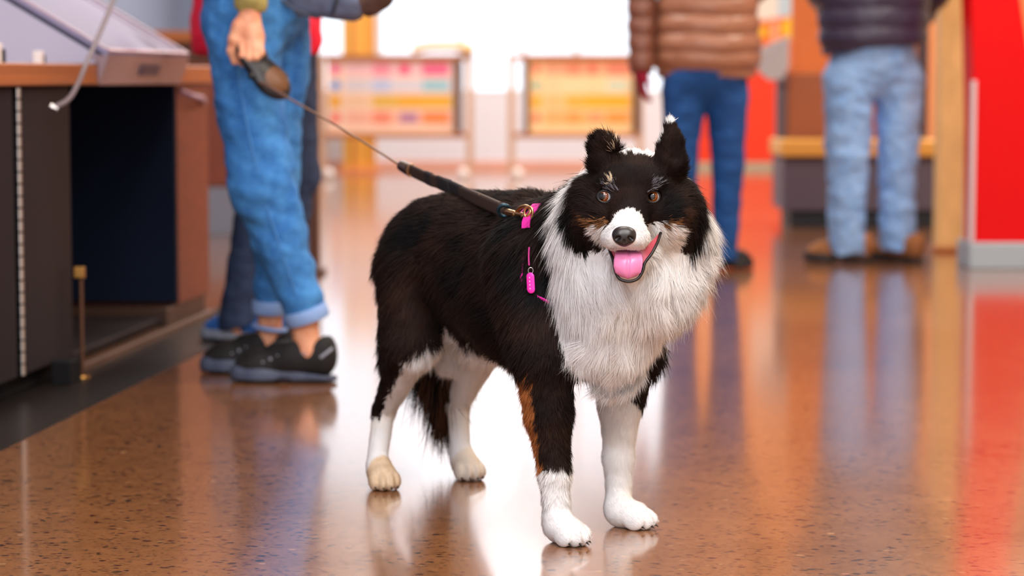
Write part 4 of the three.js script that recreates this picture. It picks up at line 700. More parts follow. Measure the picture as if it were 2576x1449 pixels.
  d.ell([0.1258, 0.5577, -3.9], [0.018, 0.043, 0.034], 0.03, H(0.034, { lift: 0.42, flow: [-0.45, -0.88, -0.2] })); d.ell([0.2674, 0.5548, -3.905], [0.02, 0.044, 0.034], 0.03, H(0.036, { lift: 0.4, flow: [0.42, -0.88, -0.2] }));
  d.cap([0.1867, 0.5514, -3.83], [0.1763, 0.5226, -3.768], 0.029, 0.0215, 0.015, H(0.006, { lift: 0.16 }));
  d.ell([0.1604, 0.5169, -3.788], [0.0185, 0.0195, 0.032], 0.012, H(0.007, { lift: 0.2 })); d.ell([0.1954, 0.5169, -3.788], [0.0195, 0.0195, 0.033], 0.012, H(0.007, { lift: 0.2 }));
  d.cap([0.1922, 0.4815, -3.86], [0.184, 0.4623, -3.805], 0.03, 0.018, 0.02, H(0.008, { lift: 0.15, col: white }));
  // ears: the near one folded over, the far one upright
  const earBack = (p) => black(p);
  d.chain([[0.1479, 0.6315, -3.88], [0.1402, 0.652, -3.878], [0.1476, 0.6597, -3.874], [0.1677, 0.6536, -3.866]], [0.023, 0.012, 0.010, 0.006], 0.012, { len: 0.02, flow: [-0.4, 0.9, -0.1], col: (p) => (p[0] > [0.1602, 0.656, -3.87][0] && p[1] > 0.648 && noise(p[0] * 300, p[1] * 300, p[2] * 300) > 0.3 ? COAT.cream : black(p)), lift: 0.4, ear: 1 });
  d.chain([[0.2525, 0.6302, -3.88], [0.2548, 0.6609, -3.878], [0.2522, 0.6932, -3.88]], [0.026, 0.0155, 0.005], 0.012, { len: 0.012, flow: [0.25, 0.9, -0.15], col: (p) => ((p[0] < EARLINE(p[1]) && p[1] > 0.658) || p[1] > 0.689 ? white(p) : black(p)), lift: 0.35, ear: 1 });
  d.minusCap([0.258, 0.6364, -3.848], [0.2571, 0.6722, -3.856], 0.017, 0.007, 0.008);
  d.minus([0.1458, 0.5788, -3.836], [0.0145, 0.011, 0.012], 0.005); d.minus([0.2228, 0.5788, -3.836], [0.0145, 0.011, 0.012], 0.005);
}
function EARLINE(y) { return mix([0.234, 0.6366, -3.88][0], [0.249, 0.6983, -3.88][0], clamp((y - 0.63) / 0.065, 0, 1)) - 0.002; }
// markings of the face: each patch is a point of the head with a reach; the nearest one gives the colour
const FACE = [
  [[0.2051, 0.6402, -3.925], 'white', 0.008], [[0.1865, 0.5355, -3.8], 'white', 0.002], [[0.1849, 0.5465, -3.805], 'white', -0.006], [[0.1764, 0.5318, -3.77], 'white', 0.006], [[0.1539, 0.5191, -3.765], 'white', 0.005], [[0.2048, 0.5203, -3.765], 'white', 0.007], [[0.176, 0.5045, -3.76], 'white', 0.004],
  [[0.1416, 0.5204, -3.82], 'white', -0.002], [[0.2386, 0.5185, -3.83], 'white', 0.006], [[0.25, 0.507, -3.85], 'white', 0.005], [[0.1524, 0.4971, -3.82], 'white', 0.004], [[0.2254, 0.4995, -3.83], 'white', 0.008], [[0.2204, 0.5268, -3.8], 'white', 0.000], [[0.1755, 0.5402, -3.765], 'facetan', -0.013],
  [[0.1595, 0.6218, -3.85], 'black', 0.008], [[0.226, 0.6218, -3.85], 'black', 0.008], [[0.1911, 0.625, -3.85], 'black', 0.008], [[0.1902, 0.6006, -3.83], 'black', 0.008], [[0.1899, 0.5727, -3.82], 'black', 0.006], [[0.1222, 0.5988, -3.87], 'black', 0.008], [[0.2686, 0.5988, -3.87], 'black', 0.008], [[0.2346, 0.5596, -3.83], 'black', 0.008], [[0.2156, 0.5377, -3.805], 'black', 0.001], [[0.1579, 0.5377, -3.805], 'brown', -0.001], [[0.1667, 0.5507, -3.82], 'black', 0.001], [[0.2038, 0.5538, -3.82], 'black', 0.002], [[0.1372, 0.5622, -3.84], 'black', 0.004],
  [[0.1537, 0.593, -3.83], 'grey', -0.0105], [[0.1594, 0.5968, -3.83], 'cream', -0.0115], [[0.1651, 0.5917, -3.83], 'grey', -0.011], [[0.2041, 0.5943, -3.83], 'grey', -0.0105], [[0.2085, 0.5993, -3.83], 'cream', -0.0115], [[0.2161, 0.5987, -3.83], 'grey', -0.0105], [[0.2237, 0.5943, -3.83], 'grey', -0.0115],
  [[0.1322, 0.5419, -3.84], 'facetan', -0.006], [[0.1416, 0.5343, -3.82], 'facetan', -0.007], [[0.2423, 0.5375, -3.83], 'facetan', -0.006], [[0.2549, 0.5426, -3.85], 'brown', 0], [[0.1221, 0.542, -3.86], 'brown', 0], [[0.2465, 0.5687, -3.86], 'black', 0.006],
  [[0.1051, 0.5338, -3.89], 'black', 0.012], [[0.1148, 0.5095, -3.87], 'black', 0.013], [[0.2787, 0.5216, -3.88], 'black', 0.006], [[0.1164, 0.4928, -3.88], 'black', 0.005], [[0.1021, 0.5654, -3.9], 'black', 0.012], [[0.2902, 0.5589, -3.9], 'black', 0.012], [[0.2917, 0.5268, -3.9], 'black', 0.009], [[0.2892, 0.5075, -3.9], 'black', 0.003], [[0.2672, 0.5268, -3.88], 'grey', -0.008],
  [[0.2027, 0.6018, -3.95], 'black', 0.012], [[0.1714, 0.475, -3.82], 'white', 0.01], [[0.2029, 0.475, -3.82], 'white', 0.01],
];
function faceColour(p) {
  const j = 0.006, q = [p[0] + j * noise(p[0] * 160, p[1] * 160, p[2] * 160), p[1] + j * noise(p[1] * 160, p[2] * 160, p[0] * 160), p[2]];
  let best = 1e9, c = 'black';
  for (const [s, k, w] of FACE) { const e = Math.hypot(q[0] - s[0], q[1] - s[1], (q[2] - s[2]) * 0.8) - w; if (e < best) { best = e; c = k; } }
  if ((c === 'grey' || c === 'cream' || c === 'facetan') && noise(p[0] * 700, p[1] * 700, p[2] * 700) > (c === 'facetan' ? 0.12 : -0.08)) return black(p);
  return c === 'black' ? black(p) : c === 'white' ? white(p) : COAT[c];
}
// blends what the nearby forms of the dog say about fur length, direction and colour
function coatAt(p, soft = 0.012) {
  let wsum = 0, len = 0, lift = 0, fx = 0, fy = 0, fz = 0, best = 1e9, dom = null;
  const j = 0.009, n1 = noise(p[0] * 45, p[1] * 45, p[2] * 45) * j;
  for (const o of dogField.p) {
    const ex = Math.hypot(p[0] - o.c[0], p[1] - o.c[1], p[2] - o.c[2]) - o.R;
    if (ex > 0.08) continue;
    const e = dogField.one(o, p[0], p[1], p[2]);
    if (e > 0.08) continue;
    const w = Math.exp(-Math.max(e, -0.03) / soft), f = typeof o.flow === 'function' ? o.flow(p) : o.flow;
    wsum += w; len += w * o.len; lift += w * o.lift; fx += w * f[0]; fy += w * f[1]; fz += w * f[2];
    const s = e + (o.col === white ? n1 : -n1) * (o.head ? 0.3 : 1);
    if (s < best) { best = s; dom = o; }
  }
  if (!dom) return { len: 0.02, lift: 0.3, flow: [0, -1, 0], dom: dogField.p[0], col: COAT.black };
  const col = dom.col === 'face' ? faceColour(p) : dom.col(p);
  return { len: len / wsum, lift: lift / wsum, flow: nrm3([fx, fy, fz]), dom, col };
}
const dog = thing('dog', 'black and white long haired dog with pink tongue out, standing on the polished floor', 'dog', DOG.c);
const furMat = phys(0xffffff, 0.75, { vertexColors: true, specularIntensity: 0.22, transmission: 0.35, thickness: 0 });
const dogSkin = dogField.surface(0.0032, (p) => { const c = coatAt(p); return mul3(c.col, 0.8); });
console.log('dog skin', dogSkin.attributes.position.count);
// places on the dog where no hair grows or hair is parted: [centre, radius]
const PARTED = [[[0.0312, 0.5386, -4.03], 0.035], [[0.0081, 0.5379, -4.09], 0.03], [[-0.0178, 0.5401, -4.16], 0.03], [[-0.0512, 0.55, -4.26], 0.028], [[-0.089, 0.5565, -4.4], 0.028], [[-0.1249, 0.5656, -4.52], 0.025], [[0.0314, 0.4379, -3.96], 0.010]];
const BARE = [[[0.1464, 0.5789, -3.835], 0.0158], [[0.2228, 0.5789, -3.835], 0.0158], [[0.1532, 0.5766, -3.83], 0.012], [[0.2156, 0.5766, -3.83], 0.012], [[0.1475, 0.5735, -3.83], 0.013], [[0.2213, 0.5735, -3.83], 0.013], [[0.1742, 0.5214, -3.748], 0.0225], [[0.1831, 0.4816, -3.775], 0.018], [[0.2199, 0.5036, -3.79], 0.014], [[0.2298, 0.5148, -3.81], 0.008], [[0.1836, 0.462, -3.785], 0.022]];
function growFur(geo, total, toGroup) {
  const P = geo.attributes.position.array, N = geo.attributes.normal.array, I = geo.index.array, T = I.length / 3, cum = new Float64Array(T);
  let sum = 0;
  const vl = new Float32Array(P.length / 3);
  for (let i = 0; i < vl.length; i++) { const c = coatAt([P[i * 3], P[i * 3 + 1], P[i * 3 + 2]]); vl[i] = c.dom.head || c.dom.ear ? (c.len < 0.012 ? 7 : 4.5) : c.len < 0.02 ? 1.5 : c.col[1] > 0.4 ? 2 : 1; }
  for (let t = 0; t < T; t++) {
    const a = I[t * 3] * 3, b = I[t * 3 + 1] * 3, c = I[t * 3 + 2] * 3;
    const u = [P[b] - P[a], P[b + 1] - P[a + 1], P[b + 2] - P[a + 2]], v = [P[c] - P[a], P[c + 1] - P[a + 1], P[c + 2] - P[a + 2]];
    sum += len3(crs3(u, v)) * vl[I[t * 3]]; cum[t] = sum;
  }
  const S = 4, V = total * 7, pos = new Float32Array(V * 3), nor = new Float32Array(V * 3), col = new Float32Array(V * 3), ind = new Uint32Array(total * 15);
  let nv = 0, ni = 0;
  const hash = (x, y, z, k) => { const s = Math.sin(x * 127.1 + y * 311.7 + z * 74.7 + k * 53.3) * 43758.5453; return s - Math.floor(s); };
  for (let q = 0; q < total; q++) {
    const r = rnd() * sum; let lo = 0, hi = T - 1;
    while (lo < hi) { const m = (lo + hi) >> 1; if (cum[m] < r) lo = m + 1; else hi = m; }
    const a = I[lo * 3] * 3, b = I[lo * 3 + 1] * 3, c = I[lo * 3 + 2] * 3;
    let u = rnd(), v = rnd(); if (u + v > 1) { u = 1 - u; v = 1 - v; }
    const w = 1 - u - v, p = [P[a] * w + P[b] * u + P[c] * v, P[a + 1] * w + P[b + 1] * u + P[c + 1] * v, P[a + 2] * w + P[b + 2] * u + P[c + 2] * v];
    const n = nrm3([N[a] * w + N[b] * u + N[c] * v, N[a + 1] * w + N[b + 1] * u + N[c + 1] * v, N[a + 2] * w + N[b + 2] * u + N[c + 2] * v]);
    if (BARE.some(([s, R]) => Math.hypot(p[0] - s[0], p[1] - s[1], p[2] - s[2]) < R)) continue;
    const k = coatAt(p);
    if (p[1] < 0.012) continue;
    // locks: hairs of one small patch lean the same way
    const cs = k.len > 0.03 ? 0.016 : 0.008, wob = noise(p[0] * 35, p[1] * 35, p[2] * 35) * 0.5;
    const cx = Math.floor(p[0] / cs + wob), cy = Math.floor(p[1] / cs + wob), cz = Math.floor(p[2] / cs - wob), lock = [hash(cx, cy, cz, 1) - 0.5, hash(cx, cy, cz, 2) - 0.5, hash(cx, cy, cz, 3) - 0.5], lr = hash(cx, cy, cz, 4);
    const parted = PARTED.some(([s, R]) => Math.hypot(p[0] - s[0], p[1] - s[1], p[2] - s[2]) < R) ? 0.4 : 1;
    const L = parted * k.len * (0.6 + 0.35 * lr + 0.35 * rnd()) * (rnd() < 0.03 ? 1.35 : 1);
    const sway = [noise(p[0] * 22, p[1] * 14, p[2] * 22), noise(p[1] * 18 + 9, p[0] * 18, p[2] * 18), noise(p[2] * 22 + 5, p[1] * 14, p[0] * 22)];
    let f = add3(add3(k.flow, mul3(sway, k.dom.calm ?? (k.len > 0.04 ? 1.0 : 0.4))), mul3(lock, k.dom.calm ?? 0.6)); f = add3(f, mul3([rnd() - 0.5, rnd() - 0.5, rnd() - 0.5], 0.24));
    const dn = dot3(f, n); let t = nrm3(sub3(f, mul3(n, dn)));
    const lift = clamp((k.lift + (k.len < 0.02 ? 0.12 : 0)) * (0.6 + 0.8 * rnd()) + (lr - 0.5) * 0.12, 0.08, 1.2);
    let dir = nrm3(add3(mul3(t, Math.cos(lift)), mul3(n, Math.sin(lift))));
    const side = nrm3(crs3(dir, n)), tw = (rnd() - 0.5) * 1.1, across = nrm3(add3(mul3(side, Math.cos(tw)), mul3(n, Math.sin(tw))));
    const wid = (k.len > 0.03 ? (k.col[1] > 0.4 ? 0.0005 : 0.0007) : k.len > 0.012 ? 0.0005 : 0.0003) * (0.7 + 0.6 * rnd());
    const bend = 0.42 * L * clamp(k.len / 0.03, 0.3, 1), curl = (rnd() - 0.5) * 0.3 * L;
    const bright = k.col[1] > 0.4, shade = bright ? 0.92 + 0.1 * lr + 0.1 * rnd() : 0.65 + 0.4 * lr + 0.4 * rnd();
    const base = add3(p, mul3(n, -Math.min(0.002, k.len * 0.05))), start = nv;
    for (let s = 0; s < S; s++) {
      const h = s / (S - 1), pt = [0, 1, 2].map((i) => base[i] + dir[i] * L * h + (t[i] * 0.5 - n[i] * 0.32 * lift) * bend * h * h + across[i] * curl * h * h);
      pt[1] -= bend * 0.28 * h * h;
      if (pt[1] < 0.004) pt[1] = 0.004;
      const ww = wid * [1, 0.95, 0.7, 0][s], nn = nrm3(add3(mul3(n, 0.75), mul3(crs3(across, dir), Math.sign(dot3(crs3(across, dir), n)) * 0.6)));
      for (const e of s === S - 1 ? [0] : [-1, 1]) {
        pos[nv * 3] = pt[0] + across[0] * ww * e; pos[nv * 3 + 1] = pt[1] + across[1] * ww * e; pos[nv * 3 + 2] = pt[2] + across[2] * ww * e;
        nor.set(nn, nv * 3);
        for (let i = 0; i < 3; i++) col[nv * 3 + i] = Math.min(0.9, k.col[i] * shade);
        nv++;
      }
    }
    for (const e of [0, 1, 2, 2, 1, 3, 2, 3, 4, 4, 3, 5, 4, 5, 6]) ind[ni++] = start + e;
  }
  const g = new THREE.BufferGeometry();
  g.setAttribute('position', new THREE.BufferAttribute(pos.slice(0, nv * 3), 3));
  g.setAttribute('normal', new THREE.BufferAttribute(nor.slice(0, nv * 3), 3));
  g.setAttribute('color', new THREE.BufferAttribute(col.slice(0, nv * 3), 3));
  g.setIndex(new THREE.BufferAttribute(ind.slice(0, ni), 1));
  return local(g, toGroup);
}
const furGeo = growFur(dogSkin, 380000, dog);
mesh('body', local(dogSkin, dog), phys(0xffffff, 0.9, { vertexColors: true, specularIntensity: 0.1 }), dog);
const fur = mesh('fur', furGeo, furMat, dog); fur.userData.kind = 'stuff';
{
  const o = (p) => sub3(p, DOG.c);
  // nose leather with nostrils
  const nf = new Field();
  nf.ell([0.1745, 0.5247, -3.755], [0.0185, 0.0125, 0.013], 0.006); nf.ell([0.1682, 0.5192, -3.753], [0.011, 0.011, 0.011], 0.006); nf.ell([0.1812, 0.5192, -3.753], [0.011, 0.011, 0.011], 0.006); nf.ell([0.1745, 0.5136, -3.754], [0.009, 0.009, 0.009], 0.006);
  nf.minus([0.1635, 0.518, -3.744], [0.0055, 0.003, 0.0045], 0.003, [[0.86, 0.5, 0], [-0.5, 0.86, 0], [0, 0, 1]]); nf.minus([0.1845, 0.518, -3.744], [0.0055, 0.003, 0.0045], 0.003, [[0.86, -0.5, 0], [0.5, 0.86, 0], [0, 0, 1]]); nf.minusCap([0.174, 0.5156, -3.743], [0.174, 0.5044, -3.743], 0.0011, 0.0011, 0.002);
  const nose = mesh('nose', local(nf.surface(0.0014), dog), phys(0x141012, 0.4, { clearcoat: 0.3, clearcoatRoughness: 0.35 }), dog); nose.userData.label = 'black wet nose';
  // eyes
  for (const [px, look] of [[[0.1482, 0.5782, -3.848], -0.5], [[0.2235, 0.5782, -3.848], -0.14]]) {
    const c = o(px), e = mesh('eye', new THREE.SphereGeometry(0.0128, 32, 24), phys(0xc4bfc2, 0.12, { clearcoat: 1, clearcoatRoughness: 0.02 }), dog, c);
    const dirn = new THREE.Vector3(look, 0.03, 1).normalize();
    const turn = new THREE.Quaternion().setFromUnitVectors(new THREE.Vector3(0, 1, 0), dirn);
    const ir = mesh('iris', new THREE.SphereGeometry(0.01292, 32, 12, 0, 6.2832, 0, 0.86), phys(0x7a3c16, 0.2, { clearcoat: 1, clearcoatRoughness: 0.02 }), e); ir.quaternion.copy(turn);
    const pu = mesh('pupil', new THREE.SphereGeometry(0.01302, 24, 8, 0, 6.2832, 0, 0.46), phys(0x070606, 0.1, { clearcoat: 1, clearcoatRoughness: 0.02 }), e); pu.quaternion.copy(turn);
    const lid = new THREE.TorusGeometry(0.0106, 0.0029, 12, 40); lid.scale(1.12, 0.88, 1);
    const l = mesh('eyelid', lid, std(0x0c0a0a, 0.45), dog, [c[0], c[1], c[2] + 0.0082]); l.rotation.y = px[0] > 0.19 ? 0.25 : -0.25;
  }
  // tongue: a thick curved leaf with a groove
  const A = 24, Bq = 18, tp = [], ti = [], path = [[[0.1836, 0.4966, -3.8], 0.017], [[0.1825, 0.4908, -3.777], 0.0205], [[0.1821, 0.4821, -3.768], 0.0225], [[0.1814, 0.4717, -3.766], 0.0225], [[0.1816, 0.4615, -3.768], 0.020], [[0.1818, 0.455, -3.772], 0.0125], [[0.182, 0.4521, -3.776], 0.002]];
  const tc = new THREE.CatmullRomCurve3(path.map(([p]) => new THREE.Vector3(...o(p))));
  for (const back of [0, 1]) for (let i = 0; i <= A; i++) for (let j = 0; j <= Bq; j++) {
    const t = i / A, s = j / Bq * 2 - 1, x = t * (path.length - 1), k = Math.min(path.length - 2, Math.floor(x)), hw = mix(path[k][1], path[k + 1][1], x - k), p = tc.getPoint(t);
    const bulge = 0.005 * (1 - s * s) - 0.0035 * Math.exp(-s * s * 160);
    tp.push(p.x + s * hw, p.y + Math.abs(s) * 0.001, p.z + (back ? -0.004 : bulge) + s * s * -0.003);
  }
  const row = Bq + 1, off = (A + 1) * row;
  for (let i = 0; i < A; i++) for (let j = 0; j < Bq; j++) { const a = i * row + j; ti.push(a, a + row, a + 1, a + 1, a + row, a + row + 1, off + a, off + a + 1, off + a + row, off + a + 1, off + a + row + 1, off + a + row); }
  for (let i = 0; i < A; i++) for (const j of [0, Bq]) { const a = i * row + j; ti.push(a, off + a, a + row, a + row, off + a, off + a + row); }
  const tg = new THREE.BufferGeometry(); tg.setAttribute('position', new THREE.Float32BufferAttribute(tp, 3)); tg.setIndex(ti); tg.computeVertexNormals();
  const tongue = mesh('tongue', tg, phys(0xdc7fb0, 0.4, { clearcoat: 0.4, clearcoatRoughness: 0.3 }), dog); tongue.userData.label = 'wet pink tongue hanging out';
  // dark lips and pink gums of the open mouth
  tube('lip', [[0.2353, 0.5218, -3.818], [0.2285, 0.5068, -3.798], [0.2185, 0.4901, -3.786], [0.2084, 0.4767, -3.782], [0.2045, 0.4632, -3.778], [0.1963, 0.4522, -3.775], [0.1819, 0.4486, -3.773], [0.1683, 0.4527, -3.776], [0.1622, 0.4643, -3.78], [0.1593, 0.48, -3.788], [0.1535, 0.4966, -3.8]].map(o), 0.0025, std(0x0e0a0b, 0.4), dog, 60, 8);
  const gum = (pts) => { const g = new THREE.BufferGeometry(), q = pts.map(o), pos = [], idx = []; const half = q.length / 2; for (let i = 0; i < half; i++) { pos.push(...q[i], ...q[i + half]); } for (let i = 0; i + 1 < half; i++) idx.push(i * 2, i * 2 + 1, i * 2 + 2, i * 2 + 2, i * 2 + 1, i * 2 + 3); g.setAttribute('position', new THREE.Float32BufferAttribute(pos, 3)); g.setIndex(idx); g.computeVertexNormals(); return mesh('gum', g, phys(0xb8485a, 0.35, { clearcoat: 0.5 }), dog); };
  gum([[0.2334, 0.5218, -3.818], [0.2247, 0.515, -3.798], [0.2148, 0.5069, -3.788], [0.2034, 0.4983, -3.785], [0.1947, 0.494, -3.785], [0.2347, 0.5193, -3.818], [0.2279, 0.5068, -3.798], [0.2186, 0.4901, -3.787], [0.2089, 0.478, -3.781], [0.1997, 0.4704, -3.782]]);
  gum([[0.1523, 0.5003, -3.802], [0.1606, 0.4948, -3.79], [0.1673, 0.4902, -3.785], [0.1535, 0.4954, -3.8], [0.16, 0.4804, -3.79], [0.1673, 0.4727, -3.785]]);
  // claws
  for (const f of dogField.p) if (f.claw) {
    const g = new THREE.ConeGeometry(0.0042, 0.017, 8); g.rotateX(Math.PI / 2 + 0.5); g.rotateY(Math.atan2(f.dir[0], f.dir[2]));
    mesh('claw', g, std(0x1a1412, 0.4), dog, o(f.claw));
  }
}

// ---------------------------------------------------------------- harness and leash
{
  const pink = std(0xd6249a, 0.55), h = thing('dog_harness', 'bright pink dog harness half buried in the dark fur', 'harness', DOG.c);
  // lies a little above the skin: finds the skin along a ray from inside the trunk
  const onSkin = (f, ang, lift) => {
    const c = D(f, 0.42, 0), dir = [DOG.R[0] * Math.sin(ang), Math.cos(ang), DOG.R[2] * Math.sin(ang)];
    let t = 0.02; for (let i = 0; i < 60; i++) { const d = dogField.at(c[0] + dir[0] * t, c[1] + dir[1] * t, c[2] + dir[2] * t); if (d > -0.0005) break; t += Math.max(0.002, -d * 0.7); }
    return sub3([c[0] + dir[0] * (t + lift), c[1] + dir[1] * (t + lift), c[2] + dir[2] * (t + lift)], DOG.c);
  };
  const strap = (name, pts, w, parent, closed) => { // flat webbing: a band with thickness along the points
    const c = new THREE.CatmullRomCurve3(pts.map(([p]) => new THREE.Vector3(...p)), closed), n = 60, V = [], I = [];
    for (let i = 0; i <= n; i++) {
      const u = i / n, q = c.getPointAt(u), t = c.getTangentAt(u), k = Math.min(pts.length - 1, Math.round(u * (pts.length - 1))), out = new THREE.Vector3(...pts[k][1]);
      const side = new THREE.Vector3().crossVectors(t, out).normalize(), nn = new THREE.Vector3().crossVectors(side, t).normalize();
      for (const [a, b] of [[-1, 0.5], [1, 0.5], [1, -0.5], [-1, -0.5]]) V.push(q.x + side.x * a * w / 2 + nn.x * b * 0.0022, q.y + side.y * a * w / 2 + nn.y * b * 0.0022, q.z + side.z * a * w / 2 + nn.z * b * 0.0022);
    }
    for (let i = 0; i < n; i++) for (let j = 0; j < 4; j++) { const a = i * 4 + j, b = i * 4 + (j + 1) % 4; I.push(a, b, a + 4, b, b + 4, a + 4); }
    const g = new THREE.BufferGeometry(); g.setAttribute('position', new THREE.Float32BufferAttribute(V, 3)); g.setIndex(I); const ng = g.toNonIndexed(); ng.computeVertexNormals(); return mesh(name, ng, pink, parent);
  };
  const yoke = (s) => [[0.15, 0.1, 0.001], [0.175, 0.4, -0.002], [0.2, 0.75, -0.004], [0.238, 1.13, -0.004], [0.25, 1.57, -0.004], [0.30, 1.9, -0.004], [0.34, 2.3, -0.004]].map(([f, a, l]) => [onSkin(f, s * a, l), [DOG.R[0] * Math.sin(s * a), Math.cos(a), DOG.R[2] * Math.sin(s * a)]]);
  strap('shoulder_strap', yoke(1), 0.015, h); strap('shoulder_strap', yoke(-1), 0.015, h);
  const top = sub3([0.0298, 0.5339, -4.02], DOG.c);
  const patch = strap('top_patch', [[add3(top, [0.012, 0.022, -0.02]), [-0.3, 0.8, 0.5]], [add3(top, [0.004, 0.012, 0]), [-0.5, 0.6, 0.6]], [add3(top, [-0.006, -0.004, 0.012]), [-0.6, 0.4, 0.7]], [add3(top, [-0.007, -0.016, 0.016]), [-0.6, 0.2, 0.75]]], 0.016, h); patch.userData.label = 'pink loop at the withers';
  const tagAt = sub3([0.0307, 0.4301, -3.96], DOG.c), tg = new THREE.CapsuleGeometry(0.0075, 0.02, 6, 14); tg.scale(1, 1, 0.35);
  const name = mesh('name_tag', tg, std(0xee2fb0, 0.4), h, tagAt); name.rotation.set(0, -0.5, 0.06); name.userData.label = 'pink oval name tag';
  for (let i = 0; i < 4; i++) box('letter_mark', 0.0018, 0.0026, 0.001, std(0xf6a6dc, 0.5), 0, 0.009 - i * 0.006, 0.0029, name, 0);
  tube('tag_ring', Array.from({ length: 10 }, (_, i) => [tagAt[0] + Math.cos(i * 0.6283) * 0.004, tagAt[1] + 0.0205 + Math.sin(i * 0.6283) * 0.005, tagAt[2]]), 0.0008, steel, h, 30, 6, true);
  tube('cord_end', [[0.0282, 0.488, -3.975], [0.0275, 0.4732, -3.97], [0.0281, 0.4588, -3.962]].map((q) => sub3(q, DOG.c)), 0.0015, std(0xb01e78, 0.6), h, 12, 6);

  // retractable leash: case in the owner's hand, cord, padded webbing, swivel clip
  const P = [-0.5924, 0.7719, -5.87], l = thing('dog_leash', 'retractable dog leash with black case, thin cord and dark webbing clipped to the harness', 'leash', P), o = (q) => sub3(q, P);
  const a = nrm3([0.67, -0.74, 0.0]), m = nrm3([0.55, 0.5, 0.67]), b = crs3(a, m), cs = new Field(), C = [-0.5919, 0.77, -5.865];
  const off = (i, j, k) => add3(C, add3(mul3(a, i), add3(mul3(b, j), mul3(m, k))));
  cs.ell(off(0.012, 0, 0), [0.06, 0.048, 0.021], 0.015, {}, [a, b, m]); cs.ell(off(-0.045, 0.002, 0), [0.058, 0.032, 0.018], 0.02, {}, [a, b, m]);
  mesh('case', local(cs.surface(0.004), l), phys(0x16161b, 0.42), l);
  const disc = new Field(); disc.ell(off(0.016, 0, 0.012), [0.042, 0.033, 0.0125], 0.01, {}, [a, b, m]); const dm = mesh('side_disc', local(disc.surface(0.003), l), phys(0x6a4326, 0.45), l); dm.userData.label = 'brown oval side plate';
  const ridge = new Field(); ridge.cap(off(-0.07, -0.018, 0.008), off(0.03, -0.04, 0.006), 0.009, 0.007, 0.005); mesh('trim_band', local(ridge.surface(0.004), l), phys(0x363a52, 0.4), l);
  tube('grip_loop', [off(-0.06, 0.01, 0), [-0.6501, 0.8294, -5.875], [-0.6442, 0.8198, -5.873], [-0.6225, 0.8198, -5.868], [-0.6013, 0.8274, -5.868], off(-0.02, 0.045, 0)].map(o), 0.009, phys(0x131318, 0.5), l, 30, 10);
  mesh('button', new THREE.CylinderGeometry(0.008, 0.008, 0.008, 16), std(0x4a3a3c, 0.5), l, o(off(-0.04, -0.028, 0.012)));
  const cordStart = [-0.6092, 0.7547, -5.845], cordEnd = [-0.225, 0.5932, -4.82];
  tube('cord', [cordStart, [-0.4916, 0.7087, -5.52], [-0.3853, 0.6655, -5.24], [-0.2999, 0.6268, -5.03], cordEnd].map(o), 0.0024, std(0x8a6a58, 0.6), l, 60, 8);
  tube('cord_sleeve', [cordStart, [-0.5597, 0.7355, -5.71], [-0.5225, 0.7205, -5.61]].map(o), 0.0048, std(0x6e5044, 0.5), l, 12, 8);
  const cap = new Field(); cap.cap([-0.2178, 0.5908, -4.8], [-0.2017, 0.5854, -4.755], 0.011, 0.0125, 0.005); mesh('end_cap', local(cap.surface(0.0025), l), phys(0x35231d, 0.4), l);
  tube('cap_ring', Array.from({ length: 12 }, (_, i) => { const q = [-0.1987, 0.5852, -4.74], t = i / 12 * 6.2832; return o(add3(q, [Math.cos(t) * 0.006, Math.sin(t) * 0.0115 + Math.cos(t) * 0.003, Math.sin(t) * 0.004])); }), 0.0024, std(0xb98f6a, 0.35, { metalness: 0.8 }), l, 40, 8, true);
  // webbing in overlapping folds
  const band = (pts, w, th, mat, nm) => {
    const c = new THREE.CatmullRomCurve3(pts.map((q) => new THREE.Vector3(...o(q)))), n = 30, V = [], I = [];
    for (let i = 0; i <= n; i++) {
      const q = c.getPointAt(i / n), t = c.getTangentAt(i / n), up = new THREE.Vector3(0.05, 0.75, 0.66), side = new THREE.Vector3().crossVectors(t, new THREE.Vector3().crossVectors(up, t)).normalize(), nn = new THREE.Vector3().crossVectors(side, t).normalize();
      for (let j = 0; j < 10; j++) { const ph = j / 10 * 6.2832, sx = Math.sign(Math.cos(ph)) * Math.pow(Math.abs(Math.cos(ph)), 0.5) * w / 2, sy = Math.sign(Math.sin(ph)) * Math.pow(Math.abs(Math.sin(ph)), 0.5) * th / 2; V.push(q.x + side.x * sx + nn.x * sy, q.y + side.y * sx + nn.y * sy, q.z + side.z * sx + nn.z * sy); }
    }
    for (let i = 0; i < n; i++) for (let j = 0; j < 10; j++) { const x = i * 10 + j, y = i * 10 + (j + 1) % 10; I.push(x, y, x + 10, y, y + 10, x + 10); }
    for (const e of [0, n * 10]) for (let j = 1; j < 9; j++) I.push(e, e + j, e + j + 1);
    const g = new THREE.BufferGeometry(); g.setAttribute('position', new THREE.Float32BufferAttribute(V, 3)); g.setIndex(I); g.computeVertexNormals(); return mesh(nm, g, mat, l);
  };
  const web = std(0x3a2a22, 0.7), webDark = std(0x17141a, 0.75), gold = std(0xd2a672, 0.28, { metalness: 1 });
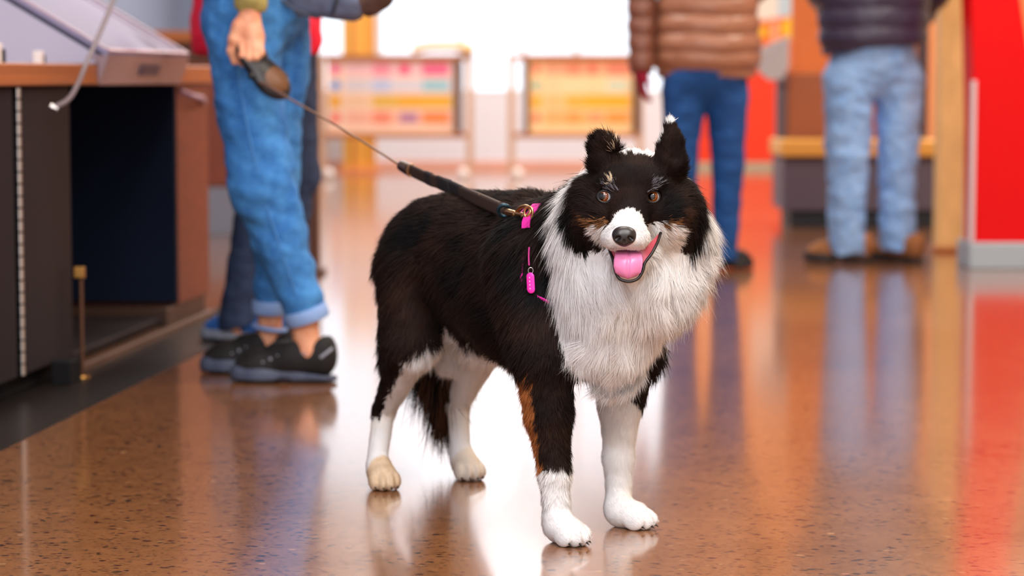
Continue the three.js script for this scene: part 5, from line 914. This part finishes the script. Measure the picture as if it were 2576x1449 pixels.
  band([[-0.1962, 0.5839, -4.735], [-0.162, 0.5745, -4.625], [-0.1368, 0.5689, -4.545]], 0.026, 0.007, web, 'webbing'); band([[-0.1629, 0.5751, -4.63], [-0.151, 0.5722, -4.59]], 0.028, 0.009, webDark, 'keeper'); band([[-0.1376, 0.5696, -4.548], [-0.1083, 0.5629, -4.45], [-0.0886, 0.5575, -4.38]], 0.028, 0.008, webDark, 'webbing'); band([[-0.1229, 0.5657, -4.5], [-0.1131, 0.5637, -4.465]], 0.03, 0.011, webDark, 'keeper');
  band([[-0.0926, 0.5589, -4.395], [-0.0621, 0.552, -4.29], [-0.0177, 0.5412, -4.14]], 0.026, 0.009, web, 'webbing');
  for (let i = 0; i < 6; i++) tube('stitch', [[-0.0583, 0.5589, -4.265], [-0.0533, 0.5513, -4.262], [-0.0505, 0.5436, -4.262]].map((q) => add3(o(q), [i * 0.0068, -i * 0.0042 + 0.002, i * 0.018 + 0.006])), 0.0012, std(0xc98d5c, 0.6), l, 8, 5);
  tube('clip_eye', Array.from({ length: 12 }, (_, i) => { const q = [-0.0136, 0.54, -4.125], t = i / 12 * 6.2832; return o(add3(q, [Math.cos(t) * 0.010, Math.sin(t) * 0.010, Math.sin(t) * 0.006])); }), 0.0034, std(0x28424e, 0.35, { metalness: 0.7 }), l, 40, 8, true);
  const clip = new Field(); clip.cap([-0.0081, 0.5388, -4.11], [0.0054, 0.5377, -4.07], 0.006, 0.0055, 0.004); clip.cap([0.008, 0.5382, -4.06], [0.0199, 0.538, -4.03], 0.0042, 0.004, 0.003); mesh('clip_body', local(clip.surface(0.002), l), gold, l);
  tube('clip_hook', [[0.0067, 0.538, -4.065], [0.0107, 0.5465, -4.055], [0.0199, 0.5526, -4.03], [0.0284, 0.5514, -4.015], [0.031, 0.5451, -4.01], [0.0264, 0.5383, -4.012], [0.0173, 0.5353, -4.03]].map(o), 0.0032, gold, l, 40, 8);
  tube('swivel_ring', Array.from({ length: 12 }, (_, i) => { const q = [0.0277, 0.5431, -4.01], t = i / 12 * 6.2832; return o(add3(q, [Math.cos(t) * 0.007, Math.sin(t) * 0.010, Math.cos(t) * 0.006])); }), 0.002, gold, l, 40, 8, true);
}

scene.traverse((o) => { if (o.isMesh) o.castShadow = o.receiveShadow = true; });
renderer.render(scene, camera);
